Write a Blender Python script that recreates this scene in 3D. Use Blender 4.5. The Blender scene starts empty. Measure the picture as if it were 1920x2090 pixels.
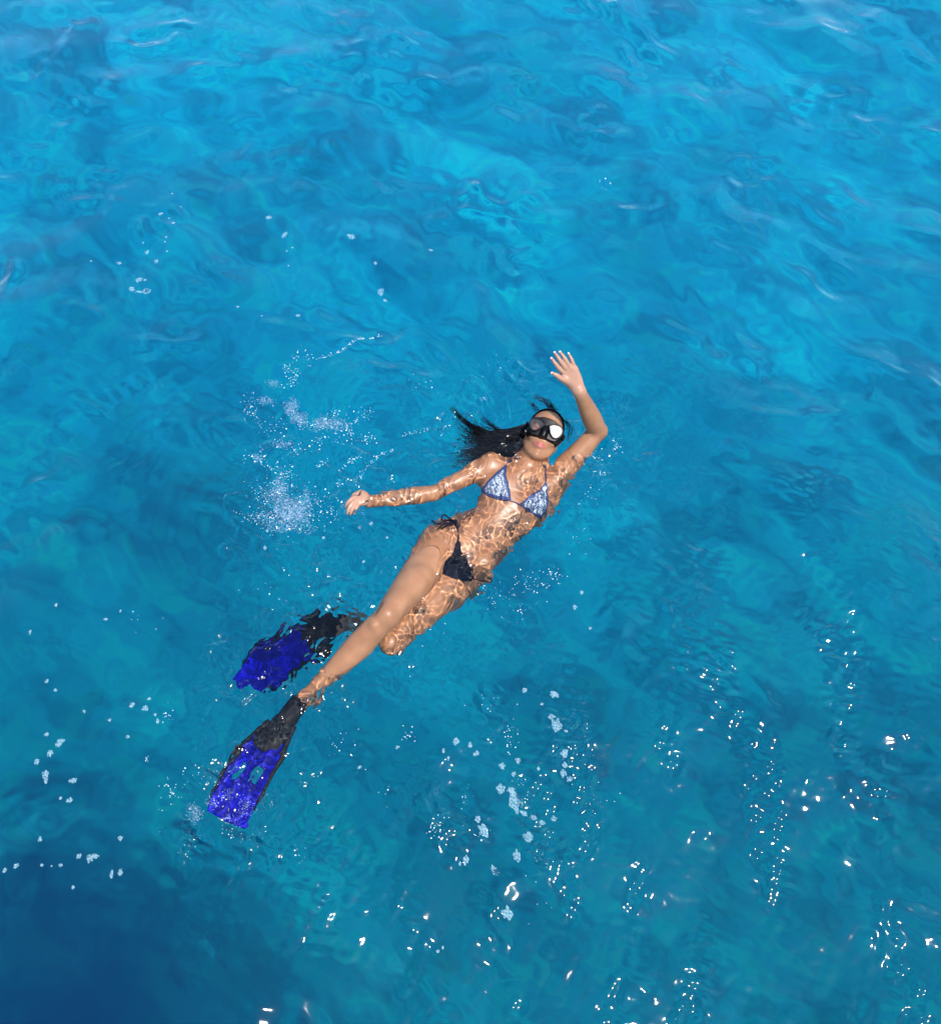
import bpy, math, random, time
import numpy as np
from mathutils import Vector, Matrix
from mathutils.bvhtree import BVHTree
T0 = time.time()
S = bpy.context.scene
# one Blender unit is ten centimetres (scale_length .1): all sizes below are written in metres and multiplied by K
K = 10.0
S.unit_settings.system = 'METRIC'; S.unit_settings.scale_length = 0.1

# ------------------------------------------------------------------ camera, sky, sun, exposure
CAM_H = 3.4; PITCH = math.radians(58); VFOV = math.radians(50)
cam = bpy.data.cameras.new("camera"); cam_ob = bpy.data.objects.new("camera", cam)
S.collection.objects.link(cam_ob); S.camera = cam_ob
cam.sensor_fit = 'VERTICAL'; cam.angle = VFOV
cam.clip_start = 0.5; cam.clip_end = 20000
cam_ob.location = (0, 0, CAM_H*K); cam_ob.rotation_euler = (math.pi/2-PITCH, 0, 0)

SUN_EL = math.radians(66)
sun_dir = Vector((.84, -.54, 0)).normalized()*math.cos(SUN_EL); sun_dir.z = math.sin(SUN_EL)
world = bpy.data.worlds.new("World"); S.world = world; world.use_nodes = True
wn = world.node_tree
sky = wn.nodes.new('ShaderNodeTexSky'); sky.sky_type = 'NISHITA'; sky.sun_disc = False
sky.ozone_density = 2.2; sky.dust_density = .2; sky.sun_elevation = SUN_EL; sky.sun_rotation = math.atan2(sun_dir.x, sun_dir.y)
wn.links.new(sky.outputs[0], wn.nodes['Background'].inputs[0])
wn.nodes['Background'].inputs[1].default_value = 0.15
sun = bpy.data.lights.new("sun", 'SUN'); sun.energy = 3.6; sun.angle = math.radians(.53); sun.color = (1, .95, .87)
sun_ob = bpy.data.objects.new("sun", sun); S.collection.objects.link(sun_ob)
sun_ob.rotation_euler = sun_dir.to_track_quat('Z', 'Y').to_euler(); sun_ob.location = (20, -20, 60)
sun.cycles.is_caustics_light = True          # sunlight refracted by the ripples onto the swimmer
S.view_settings.view_transform = 'Standard'; S.view_settings.look = 'None'
S.view_settings.exposure = 0.9; S.view_settings.gamma = 1
S.cycles.use_light_tree = False
S.cycles.use_denoising = True
S.cycles.caustics_refractive = True; S.cycles.caustics_reflective = True
S.cycles.max_bounces = 10; S.cycles.transmission_bounces = 8; S.cycles.transparent_max_bounces = 8
S.cycles.blur_glossy = 0.0
S.cycles.sample_clamp_indirect = 6

rng = np.random.default_rng(11); random.seed(5)

# ------------------------------------------------------------------ helpers
F = 1045/math.tan(VFOV/2)
CF = np.array([0, math.cos(PITCH), -math.sin(PITCH)]); CU = np.array([0, math.sin(PITCH), math.cos(PITCH)]); CR = np.array([1., 0, 0])
CAMP = np.array([0, 0, CAM_H])
def ray(px, py):
    d = CF + CR*(px-960)/F + CU*(1045-py)/F
    return d/np.linalg.norm(d)
def refract(d):
    t = d/1.333; t[2] = 0; c = -math.sqrt(max(0, 1-t.dot(t)))
    return np.array([t[0], t[1], c])
def P(px, py, z):                 # a measured picture point, brought back to its place in the world at height z (water level 0)
    d = ray(px, py)
    if z >= 0: return CAMP + d*((z-CAM_H)/d[2])
    p0 = CAMP + d*(-CAM_H/d[2]); r = refract(d.copy())
    return p0 + r*(z/r[2])

def mesh_np(name, V, faces, mat, parent=None, smooth=True, off=None):
    """faces: (n,3|4) int array or list of such arrays; V metres"""
    me = bpy.data.meshes.new(name)
    if not isinstance(faces, list): faces = [faces]
    faces = [np.asarray(f, dtype=np.int32) for f in faces if len(f)]
    V = np.asarray(V, dtype=np.float64)*K
    if off is not None: V = V-np.asarray(off)*K
    me.vertices.add(len(V)); me.vertices.foreach_set('co', V.astype(np.float32).ravel())
    li = np.concatenate([f.ravel() for f in faces]); sizes = np.concatenate([np.full(len(f), f.shape[1]) for f in faces])
    st = np.concatenate([[0], np.cumsum(sizes)[:-1]]).astype(np.int32)
    me.loops.add(len(li)); me.loops.foreach_set('vertex_index', li)
    me.polygons.add(len(sizes)); me.polygons.foreach_set('loop_start', st)
    me.update(calc_edges=True); me.validate()
    if smooth: me.shade_smooth()
    if mat: me.materials.append(mat)
    o = bpy.data.objects.new(name, me); S.collection.objects.link(o)
    if parent is not None: o.parent = parent
    if off is not None: o.location = Vector(np.asarray(off)*K)
    return o
def rel(o, parent):               # parent keeping the world place (parents are unrotated empties)
    o.parent = parent; o.location = Vector(o.location)-Vector(parent.location); return o
def thing(name, loc, label, cat, group=None):
    e = bpy.data.objects.new(name, None); S.collection.objects.link(e); e.location = Vector(np.asarray(loc)*K)
    e.empty_display_size = .5
    e['label'] = label; e['category'] = cat
    if group: e['group'] = group
    return e

def principled(name, col, rough=.5, **kw):
    m = bpy.data.materials.new(name); m.use_nodes = True
    b = m.node_tree.nodes['Principled BSDF']
    b.inputs['Base Color'].default_value = (*col, 1); b.inputs['Roughness'].default_value = rough
    for k, v in kw.items(): b.inputs[k.replace('_', ' ')].default_value = v
    return m
def noise_col(m, c1, c2, scale, detail=4, lo=.35, hi=.65, extra_bump=0, bscale=None):
    nt = m.node_tree; b = nt.nodes['Principled BSDF']
    tc = nt.nodes.new('ShaderNodeTexCoord'); n = nt.nodes.new('ShaderNodeTexNoise'); n.inputs['Scale'].default_value = scale/K
    n.inputs['Detail'].default_value = detail
    r = nt.nodes.new('ShaderNodeValToRGB'); r.color_ramp.elements[0].position = lo; r.color_ramp.elements[1].position = hi
    r.color_ramp.elements[0].color = (*c1, 1); r.color_ramp.elements[1].color = (*c2, 1)
    nt.links.new(tc.outputs['Object'], n.inputs['Vector']); nt.links.new(n.outputs['Fac'], r.inputs[0]); nt.links.new(r.outputs[0], b.inputs['Base Color'])
    if extra_bump:
        n2 = nt.nodes.new('ShaderNodeTexNoise'); n2.inputs['Scale'].default_value = (bscale or scale*4)/K; n2.inputs['Detail'].default_value = 5
        bp = nt.nodes.new('ShaderNodeBump'); bp.inputs['Strength'].default_value = extra_bump; bp.inputs['Distance'].default_value = .02
        nt.links.new(tc.outputs['Object'], n2.inputs['Vector']); nt.links.new(n2.outputs['Fac'], bp.inputs['Height']); nt.links.new(bp.outputs[0], b.inputs['Normal'])
    return r

def catmull(pts, n):
    pts = np.asarray(pts, float)
    if len(pts) < 3:
        t = np.linspace(0, 1, n)[:, None]; return pts[0]*(1-t)+pts[-1]*t
    p = np.vstack([2*pts[0]-pts[1], pts, 2*pts[-1]-pts[-2]])
    seg = np.linspace(0, len(pts)-1-1e-9, n); i = seg.astype(int); t = (seg-i)[:, None]
    a, b, c, d = p[i], p[i+1], p[i+2], p[i+3]
    return .5*((2*b)+(-a+c)*t+(2*a-5*b+4*c-d)*t*t+(-a+3*b-3*c+d)*t**3)
def tube(pts, radii, sides=8, n=None, flat=None):
    """verts, quads of a tube along pts (catmull resampled to n)"""
    pts = np.asarray(pts, float); n = n or len(pts)
    P_ = catmull(pts, n); R_ = np.interp(np.linspace(0, 1, n), np.linspace(0, 1, len(radii)), radii)
    tan = np.gradient(P_, axis=0); tan /= np.linalg.norm(tan, axis=1)[:, None]+1e-12
    up = np.array([0, 0, 1.]) if flat is None else np.asarray(flat, float)
    s = np.cross(tan, up); s /= np.linalg.norm(s, axis=1)[:, None]+1e-9; u = np.cross(s, tan)
    a = np.linspace(0, 2*math.pi, sides, endpoint=False)
    V = P_[:, None]+R_[:, None, None]*(np.cos(a)[None, :, None]*s[:, None]+np.sin(a)[None, :, None]*u[:, None])
    idx = np.arange(n*sides).reshape(n, sides); nx = np.roll(idx, -1, 1)
    Q = np.stack([idx[:-1], nx[:-1], nx[1:], idx[1:]], -1).reshape(-1, 4)
    V = V.reshape(-1, 3); c0 = len(V); V = np.vstack([V, P_[0], P_[-1]])
    T = np.vstack([np.stack([nx[0], idx[0], np.full(sides, c0)], -1), np.stack([idx[-1], nx[-1], np.full(sides, c0+1)], -1)])
    return V, Q, T
class MB:
    def __init__(s): s.V = []; s.Q = []; s.T = []; s.n = 0
    def add(s, V, Q=None, T=None):
        s.V.append(V)
        if Q is not None and len(Q): s.Q.append(np.asarray(Q)+s.n)
        if T is not None and len(T): s.T.append(np.asarray(T)+s.n)
        s.n += len(V)
    def tube(s, *a, **k): s.add(*tube(*a, **k))
    def build(s, name, mat, parent=None, off=None, smooth=True):
        f = []
        if s.Q: f.append(np.vstack(s.Q))
        if s.T: f.append(np.vstack(s.T))
        o = mesh_np(name, np.vstack(s.V), f, mat, None, smooth, off)
        if parent is not None: rel(o, parent)
        return o
def sheet(V, Q, N, th):
    """solid sheet: V top, offset down by th along N; closes the rim"""
    n = len(V); top = np.asarray(Q); bot = top[:, ::-1]+n
    e = np.concatenate([np.stack([top[:, i], top[:, (i+1) % top.shape[1]]], 1) for i in range(top.shape[1])])
    key = np.sort(e, 1); _, inv, cnt = np.unique(key, axis=0, return_inverse=True, return_counts=True)
    rim = e[cnt[inv.ravel()] == 1]
    side = np.stack([rim[:, 1], rim[:, 0], rim[:, 0]+n, rim[:, 1]+n], 1)
    return np.vstack([V, V-N*th]), np.vstack([top, bot, side])
def inside(poly, x, y):
    r = np.zeros(x.shape, bool); n = len(poly); j = n-1
    for i in range(n):
        xi, yi = poly[i]; xj, yj = poly[j]
        if yi != yj:
            r ^= ((yi > y) != (yj > y)) & (x < (xj-xi)*(y-yi)/(yj-yi)+xi)
        j = i
    return r
def ico(sub=0):
    import bmesh
    bm = bmesh.new(); bmesh.ops.create_icosphere(bm, subdivisions=sub+1, radius=1)
    V = np.array([v.co[:] for v in bm.verts]); Fc = np.array([[v.index for v in f.verts] for f in bm.faces]); bm.free(); return V, Fc
ICO_V, ICO_F = ico(0); ICO2_V, ICO2_F = ico(1)
OCT_V = np.array([[1,0,0],[-1,0,0],[0,1,0],[0,-1,0],[0,0,1],[0,0,-1]], float); OCT_F = np.array([[0,2,4],[2,1,4],[1,3,4],[3,0,4],[2,0,5],[1,2,5],[3,1,5],[0,3,5]])
def blobs(C_, Rr, squash=None, V0=ICO_V, F0=ICO_F):
    n = len(C_); V = V0[None]*np.asarray(Rr)[:, None, None]
    if squash is not None: V = V*np.asarray(squash)
    V = V+np.asarray(C_)[:, None]
    Fc = (F0[None]+(np.arange(n)*len(V0))[:, None, None]).reshape(-1, 3)
    return V.reshape(-1, 3), Fc

# ------------------------------------------------------------------ swimmer's skeleton (metres, from measured picture points)
sh_r = P(1003, 946, -.068); el_r = P(884, 1006, -.060); wr_r = P(752, 1024, -.040)
sh_l = P(1124, 984, -.10); el_l = P(1219, 880, .030); wr_l = P(1182, 799, .25)
hip_r = P(893, 1122, -.095); kn_r = P(790, 1256, .075); an_r = P(619, 1428, -.075)
hip_l = P(945, 1168, -.150); kn_l = P(803, 1305, -.056); an_l = P(714, 1264, -.27)
neck = P(1066, 962, -.065)
skel = [(sh_r, el_r), (el_r, wr_r), (sh_l, el_l), (el_l, wr_l), (hip_r, kn_r), (kn_r, an_r), (hip_l, kn_l), (kn_l, an_l), (neck, hip_r), (neck, hip_l),
        (an_r, P(475, 1670, -.02)), (P(700, 1270, 0), P(500, 1380, 0)), (neck, P(1115, 870, 0)), (P(1070, 885, 0), P(935, 890, 0))]

# ------------------------------------------------------------------ water
def seg_dist(X, Y, a, b):
    ab = (b-a)[:2]; t = np.clip(((X-a[0])*ab[0]+(Y-a[1])*ab[1])/(ab@ab), 0, 1)
    return np.hypot(X-a[0]-t*ab[0], Y-a[1]-t*ab[1])
def body_dist(X, Y):
    d = np.full(X.shape, 1e9)
    for a, b in skel: d = np.minimum(d, seg_dist(X, Y, a, b))
    return d
def wave_set(seed, n, l0, l1, th0, spread, slope):
    r = np.random.default_rng(seed); W = []
    for i in range(n):
        lam = math.exp(math.log(l0)+(i+r.uniform())/n*(math.log(l1)-math.log(l0))); k = 2*math.pi/lam
        th = th0+r.normal(0, spread); W.append((k, math.cos(th), math.sin(th), r.uniform(0, 6.28), slope*math.sqrt(2/n)/k, lam))
    return W
SETS = {
 'swell': wave_set(1, 10, .9, 3.2, 1.9, .8, .06),
 'mid':   wave_set(2, 36, .22, .9, 1.1, .75, .15),
 'small': wave_set(3, 44, .07, .24, .9, .7, .145),
 'ripple': wave_set(4, 34, .03, .075, 1.0, 1.6, .11),
 'body':  wave_set(5, 110, .0125, .13, 0, 9, .30),
 'mask1': wave_set(6, 10, .5, 1.8, 0, 9, 1), 'mask2': wave_set(7, 10, .35, 1.1, 0, 9, 1),
 'streak': wave_set(8, 16, .18, .6, .10, .22, 1), 'patch': wave_set(9, 14, .09, .32, 0, 9, 1)}
def wsum(name, X, Y, sp=None, choppy=0.):
    Z = np.zeros(X.shape); DX = np.zeros(X.shape); DY = np.zeros(X.shape)
    for k, c, s, ph, a, lam in SETS[name]:
        arg = k*(X*c+Y*s)+ph
        f = 1. if sp is None else np.clip((lam/sp-2.8)/2.4, 0, 1)
        Z += a*f*np.sin(arg)
        if choppy:
            q = a*f*choppy*np.cos(arg); DX += q*c; DY += q*s
    return Z, DX, DY
def mask(name, X, Y):
    Z = np.zeros(X.shape)
    for k, c, s, ph, a, lam in SETS[name]: Z += np.sin(k*(X*c+Y*s)+ph)
    return Z/math.sqrt(len(SETS[name])/2)
def bump(X, Y, p, r): return np.exp(-((X-p[0])**2+(Y-p[1])**2)/(r*r))
SPLASH = P(590, 1030, 0); FIN_TIP = P(455, 1655, 0); FIN2 = P(560, 1335, 0); ARMSPL = P(1250, 920, 0)
def water_z(X, Y, sp=None, full=False):
    # gentle domain warp so that crests bend
    wx = X+.05*np.sin(2.1*Y+.7)+.035*np.sin(4.3*X+1.9*Y); wy = Y+.05*np.sin(2.6*X+1.1)+.03*np.sin(3.7*Y-2.2*X+.4)
    m1 = mask('mask1', X, Y); m2 = mask('mask2', X, Y)
    bd = body_dist(X, Y); calm = np.clip((bd-.05)/.5, 0, 1)
    Z, DX, DY = wsum('swell', X, Y, sp, 1.0); q_ = .12+.88*np.clip((bd-.1)/1.1, 0, 1)**1.3; Z *= q_; DX *= q_; DY *= q_
    a, b, c = wsum('mid', wx, wy, sp, 1.3); g = (.55+.45*np.clip(.6+.6*m1, 0, 1.6))*(.35+.65*calm)
    far = np.clip((Y-2.2)/2.5, 0, 1)
    g = g*(.9-.22*far)*(1-.25/(1+np.exp(-(1.3-Y)/.15)))
    Z += a*g; DX += b*g; DY += c*g
    a, b, c = wsum('small', wx, wy, sp, 1.2); g = np.clip(.35+.6*m2, .08, 1.7)*(.4+.6*calm)*(1-.15*far)
    Z += a*g; DX += b*g; DY += c*g
    a, _, _ = wsum('ripple', X+.02*np.sin(9*Y), Y+.02*np.sin(8*X), sp); g = np.clip(.12+.75*(m1*m2+.2), .05, 1.4)*(1-.3*far)
    glit = 1/(1+np.exp(-(1.45-Y+.3*X)/.16))*1/(1+np.exp(-(X+.15)/.15)); g = g*(1-.4*glit)+glit*(.35+2.7*np.clip(mask('streak', X, Y)*.9+.45*m1-.2, 0, 1.))
    Z += a*g
    near = np.exp(-(bd/.17)**2)
    a, _, _ = wsum('body', X+.010*np.sin(31*Y+4*X)+.006*np.sin(57*X-20*Y), Y+.010*np.sin(27*X+9*Y+1)+.006*np.sin(49*Y+23*X), sp)
    pm = mask('patch', X, Y); pm = np.clip(.95+.55*pm, .30, 1.75)
    g = 1.0*near+.9*bump(X, Y, SPLASH, .3)+1.0*bump(X, Y, FIN_TIP, .2)+.45*bump(X, Y, FIN2, .25)+.8*bump(X, Y, ARMSPL, .2)+.10*np.exp(-(bd/.7)**2)
    # quieter over the chest, belly edge and waist, where skin shows through dry
    g = np.minimum(g, 1.5)
    Z += a*g*pm
    # rings running out from the moving fins and the sculling hand
    for p, l, amp, rr in ((FIN2, .07, .0007, .5), (SPLASH, .085, .0012, .7), (FIN_TIP, .075, .0010, .45), (P(800, 830, 0), .06, .0009, .45)):
        r = np.hypot(X-p[0], Y-p[1]); f = 1. if sp is None else np.clip((l/sp-3)/3, 0, 1)
        Z += amp*f*np.sin(2*math.pi*r/l+1.3*np.sin(3*np.arctan2(Y-p[1], X-p[0])))*np.exp(-(r/rr)**2)*np.clip(r/.12, 0, 1)
    if full: return Z, DX, DY
    return Z
def lines(segs, grow_lo, grow_hi):
    out = []
    for a, b, s in segs:
        n = max(1, round((b-a)/s)); out.append(np.linspace(a, b, n, endpoint=False))
    L = np.concatenate(out+[[segs[-1][1]]])
    hi = [L[-1]]; s = segs[-1][2]
    while hi[-1] < grow_hi: s *= 1.18; hi.append(hi[-1]+s)
    lo = [L[0]]; s = segs[0][2]
    while lo[-1] > grow_lo: s *= 1.18; lo.append(lo[-1]-s)
    return np.concatenate([lo[::-1][:-1], L, hi[1:]])
gx = lines([(-3.3, -.9, .0135), (-.9, .62, .0032), (.62, 1.75, .0062), (1.75, 3.3, .0135)], -400, 400)
gy = lines([(-.2, .15, .010), (.15, .85, .006), (.85, 2.85, .0032), (2.85, 6.4, .016)], -400, 700)
X, Y = np.meshgrid(gx, gy)
SP = np.maximum(*np.meshgrid(np.gradient(gx), np.gradient(gy)))
Z, DX, DY = water_z(X, Y, SP, True)
h, w_ = X.shape
V = np.stack([X+DX, Y+DY, Z], -1).reshape(-1, 3); i = np.arange(h*w_).reshape(h, w_)
Q = np.stack([i[:-1, :-1], i[:-1, 1:], i[1:, 1:], i[1:, :-1]], -1).reshape(-1, 4)
wm = bpy.data.materials.new('sea_water'); wm.use_nodes = True; nt = wm.node_tree; nt.nodes.clear()
out = nt.nodes.new('ShaderNodeOutputMaterial'); gl = nt.nodes.new('ShaderNodeBsdfGlass')
gl.inputs['IOR'].default_value = 1.333; gl.inputs['Roughness'].default_value = 0.07
nt.links.new(gl.outputs[0], out.inputs[0])
water = mesh_np('water', V, Q, wm); water['kind'] = 'structure'
water.cycles.is_caustics_caster = True
print('water', len(Q), time.time()-T0)

# seabed: pale sand and blue depth, mottled
DEPTH = 1.95
sm = principled('seabed_blue', (0, .4, .6), .9); b = sm.node_tree.nodes['Principled BSDF']; b.inputs['Specular IOR Level'].default_value = 0
nt = sm.node_tree
tc = nt.nodes.new('ShaderNodeTexCoord')
mp = nt.nodes.new('ShaderNodeMapping'); mp.vector_type = 'TEXTURE'; mp.inputs['Rotation'].default_value = (0, 0, -.75); mp.inputs['Scale'].default_value = (1.35, .8, 1)
nt.links.new(tc.outputs['Object'], mp.inputs[0])
def nz(scale, detail, rough, dist=0):
    n = nt.nodes.new('ShaderNodeTexNoise'); n.inputs['Scale'].default_value = scale/K; n.inputs['Detail'].default_value = detail
    n.inputs['Roughness'].default_value = rough; n.inputs['Distortion'].default_value = dist; nt.links.new(mp.outputs[0], n.inputs['Vector']); return n
def ramp(src, stops):
    r = nt.nodes.new('ShaderNodeValToRGB'); e = r.color_ramp.elements
    while len(e) < len(stops): e.new(.5)
    for el, (p, c) in zip(e, stops): el.position = p; el.color = (*c, 1)
    nt.links.new(src, r.inputs[0]); return r
def mix(mode, fac, a, b_):
    m = nt.nodes.new('ShaderNodeMix'); m.data_type = 'RGBA'; m.blend_type = mode; m.inputs[0].default_value = fac
    nt.links.new(a, m.inputs[6]); nt.links.new(b_, m.inputs[7]); return m.outputs[2]
r1 = ramp(nz(1.1, 5, .55, .15).outputs['Fac'], [(.30, (0, .52, .62)), (.45, (0, .66, .75)), (.56, (.0, .76, .84)), (.68, (.0, .95, .97))])
r2 = ramp(nz(3.0, 3, .58, .15).outputs['Fac'], [(.36, (.66, .72, .78)), (.48, (.93, .95, .96)), (.53, (1, 1, 1)), (.66, (1.2, 1.18, 1.03))])
c = mix('MULTIPLY', 1, r1.outputs[0], r2.outputs[0])
r3 = ramp(nz(8.5, 3, .55, .1).outputs['Fac'], [(.34, (.76, .81, .86)), (.46, (.98, .98, .98)), (.54, (1, 1, 1)), (.64, (1.20, 1.16, 1.0))]); c = mix('MULTIPLY', 1, c, r3.outputs[0])
# sunlit water's dimming towards the near side, painted as a seabed colour gradient
sep = nt.nodes.new('ShaderNodeSeparateXYZ'); nt.links.new(tc.outputs['Object'], sep.inputs[0])
def mr(src, a, b_, lo_, hi_):
    m = nt.nodes.new('ShaderNodeMapRange'); m.interpolation_type = 'SMOOTHSTEP'; nt.links.new(src, m.inputs[0])
    for k_, v_ in zip((1, 2, 3, 4), (a*K, b_*K, lo_, hi_)): m.inputs[k_].default_value = v_
    return m.outputs[0]
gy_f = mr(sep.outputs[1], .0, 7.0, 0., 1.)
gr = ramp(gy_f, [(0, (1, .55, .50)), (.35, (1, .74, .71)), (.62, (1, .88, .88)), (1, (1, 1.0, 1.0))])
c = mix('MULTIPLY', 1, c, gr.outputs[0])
BLP = P(90, 2190, -DEPTH)  # shade of an unseen boat, painted into the seabed colour at near left
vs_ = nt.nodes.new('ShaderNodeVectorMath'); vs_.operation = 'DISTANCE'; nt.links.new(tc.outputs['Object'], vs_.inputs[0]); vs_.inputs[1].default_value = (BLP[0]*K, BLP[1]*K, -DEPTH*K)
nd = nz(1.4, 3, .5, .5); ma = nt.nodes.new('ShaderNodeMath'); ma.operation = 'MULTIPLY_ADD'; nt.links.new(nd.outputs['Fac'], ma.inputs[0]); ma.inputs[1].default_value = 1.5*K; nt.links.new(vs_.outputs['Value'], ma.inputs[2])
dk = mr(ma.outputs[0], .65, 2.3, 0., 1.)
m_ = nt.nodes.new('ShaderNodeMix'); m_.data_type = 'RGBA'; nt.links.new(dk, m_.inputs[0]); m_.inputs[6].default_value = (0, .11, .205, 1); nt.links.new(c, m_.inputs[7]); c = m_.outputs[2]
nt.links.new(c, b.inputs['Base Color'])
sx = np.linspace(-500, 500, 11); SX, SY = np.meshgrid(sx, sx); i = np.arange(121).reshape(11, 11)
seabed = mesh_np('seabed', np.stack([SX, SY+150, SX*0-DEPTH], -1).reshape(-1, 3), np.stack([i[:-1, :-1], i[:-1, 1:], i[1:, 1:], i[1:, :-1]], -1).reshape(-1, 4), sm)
seabed['kind'] = 'structure'

# ------------------------------------------------------------------ body by signed distances
VX = .0034
lo = np.array([-.95, .95, -.42]); hi = np.array([.72, 3.0, .46])
pts_all = np.array([p for s in skel for p in s]); lo = np.minimum(pts_all.min(0)-.16, 9); hi = pts_all.max(0)+.2
lo[0] = an_r[0]-.2; lo[1] = an_r[1]-.2; lo[2] = -.42; hi[2] = .45; hi[1] = wr_l[1]+.22; hi[0] = el_l[0]+.1
dims = np.ceil((hi-lo)/VX).astype(int)
G = np.full(dims, .2, np.float32); axs = [lo[k]+VX*np.arange(dims[k]) for k in range(3)]
def loft(pts, rad, k=.02, n=None, nrm=None, sq=1., k2=None, sub=False):
    """swept rounded limb; nrm/sq flatten it along nrm; k root blend, k2 tip blend"""
    global G
    n = n or max(2, 4*len(pts)); C_ = catmull(pts, n); R_ = np.interp(np.linspace(0, 1, n), np.linspace(0, 1, len(rad)), rad)
    if len(rad) > 2: R_ = catmull(np.array(rad)[:, None], n)[:, 0]
    k2 = k if k2 is None else k2
    M = np.eye(3)
    if nrm is not None: nv = np.asarray(nrm, float); nv = nv/np.linalg.norm(nv); M = np.eye(3)+(sq-1)*np.outer(nv, nv)
    a0 = (C_-R_[:, None]).min(0)-max(k, k2)-.012; a1 = (C_+R_[:, None]).max(0)+max(k, k2)+.012
    i0 = np.clip(((a0-lo)/VX).astype(int), 0, dims); i1 = np.clip(((a1-lo)/VX).astype(int)+1, 0, dims)
    if (i1 <= i0).any(): return
    gx_, gy_, gz_ = np.meshgrid(*[axs[q][i0[q]:i1[q]] for q in range(3)], indexing='ij', sparse=True)
    px_ = M[0, 0]*gx_+M[0, 1]*gy_+M[0, 2]*gz_; py_ = M[1, 0]*gx_+M[1, 1]*gy_+M[1, 2]*gz_; pz_ = M[2, 0]*gx_+M[2, 1]*gy_+M[2, 2]*gz_
    px_ = px_.astype(np.float32); py_ = py_.astype(np.float32); pz_ = pz_.astype(np.float32)
    D = np.full(px_.shape, 9, np.float32); TT = np.zeros(px_.shape, np.float32); Cm = C_@M.T
    for j in range(n-1):
        a = Cm[j]; ab = Cm[j+1]-a; l2 = ab@ab+1e-12
        dx, dy, dz = px_-a[0], py_-a[1], pz_-a[2]
        t = np.clip((dx*ab[0]+dy*ab[1]+dz*ab[2])/l2, 0, 1)
        d = np.sqrt((dx-t*ab[0])**2+(dy-t*ab[1])**2+(dz-t*ab[2])**2)-(R_[j]+t*(R_[j+1]-R_[j]))
        m = d < D; D = np.where(m, d, D)
        if k2 != k: TT = np.where(m, (j+t)/(n-1), TT)
    D = D/math.sqrt(sq)
    g = G[i0[0]:i1[0], i0[1]:i1[1], i0[2]:i1[2]]
    kk = k if k2 == k else (k+(k2-k)*np.clip(TT*2.2, 0, 1))
    if sub:
        D = -D; hh = np.maximum(kk-np.abs(g-D), 0)/kk; g[...] = np.maximum(g, D)+hh*hh*kk*.25
    else:
        hh = np.maximum(kk-np.abs(g-D), 0)/kk; g[...] = np.minimum(g, D)-hh*hh*kk*.25
def ball(c, r, k=.02, nrm=None, sq=1., sub=False): loft([c, np.asarray(c)+1e-4], [r, r], k, 2, nrm, sq, sub=sub)
def unit(v): v = np.asarray(v, float); return v/np.linalg.norm(v)
def ellip(c, R3, A3, k=.02, sub=False):
    """ellipsoid with axes A3 (rows) and radii R3"""
    c = np.asarray(c, float); R3 = np.asarray(R3, float); m = R3.max()+k+.012
    i0 = np.clip(((c-m-lo)/VX).astype(int), 0, dims); i1 = np.clip(((c+m-lo)/VX).astype(int)+1, 0, dims)
    x, y, z = np.meshgrid(*[axs[q][i0[q]:i1[q]]-c[q] for q in range(3)], indexing='ij', sparse=True)
    q2 = 0; q4 = 0
    for a, r in zip(A3, R3):
        u = (a[0]*x+a[1]*y+a[2]*z).astype(np.float32); q2 = q2+(u/r)**2; q4 = q4+(u/r/r)**2
    k0 = np.sqrt(q2); D = k0*(k0-1)/np.sqrt(q4+1e-9)
    g = G[i0[0]:i1[0], i0[1]:i1[1], i0[2]:i1[2]]
    if sub: D = -D; hh = np.maximum(k-np.abs(g-D), 0)/k; g[...] = np.maximum(g, D)+hh*hh*k*.25
    else: hh = np.maximum(k-np.abs(g-D), 0)/k; g[...] = np.minimum(g, D)-hh*hh*k*.25

# torso frame: A along the spine to the head, N out of the belly, L to her right side (picture left)
c_bust = P(1063, 1006, -.128); c_rib = P(1040, 1038, -.130); c_waist = P(1010, 1073, -.130); c_belly = P(972, 1104, -.134); c_hip = P(930, 1136, -.138)
A = unit(c_bust-c_hip); N0 = np.array([0, 0, 1.]); N0 = unit(N0-A*(N0@A)); Lr0 = np.cross(A, N0)
if Lr0[0] > 0: Lr0 = -Lr0
ro = math.radians(16); Lr = unit(Lr0*math.cos(ro)+N0*math.sin(ro)); N = unit(N0*math.cos(ro)-Lr0*math.sin(ro))
def TB(a, l, n, base=c_rib): return base+A*a+Lr*l+N*n
loft([c_bust+A*.045, c_bust, c_rib, c_waist, c_belly, c_hip], [.118, .134, .121, .108, .124, .146], .02, 22, N, 1.42)
loft([c_bust+A*.085+Lr*.06, c_bust+A*.02+Lr*.075, c_rib+Lr*.04], [.05, .066, .06], .03, 10, N, 1.15)      # rib cage side
loft([c_bust+A*.07-Lr*.07, c_bust+A*.01-Lr*.075, c_rib-Lr*.045], [.05, .066, .06], .03, 10, N, 1.15)
loft([sh_r, c_bust+A*.10+N*.01, sh_l], [.043, .047, .044], .04, 12)                                    # shoulder girdle
loft([neck-A*.03, neck+A*.03, P(1090, 925, -.035)], [.052, .047, .05], .035, 8)
loft([sh_r+N*.012, c_bust+A*.105+N*.045+Lr*.02], [.011, .010], .022, 6)                                # collarbones
loft([sh_l+N*.012, c_bust+A*.095+N*.045-Lr*.02], [.011, .010], .022, 6)
BR = P(1010, 990, -.068); BL = P(1090, 1022, -.080)
ellip(BR, (.056, .056, .050), (A, Lr, N), .035); ellip(BL, (.056, .056, .050), (A, Lr, N), .035)
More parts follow.
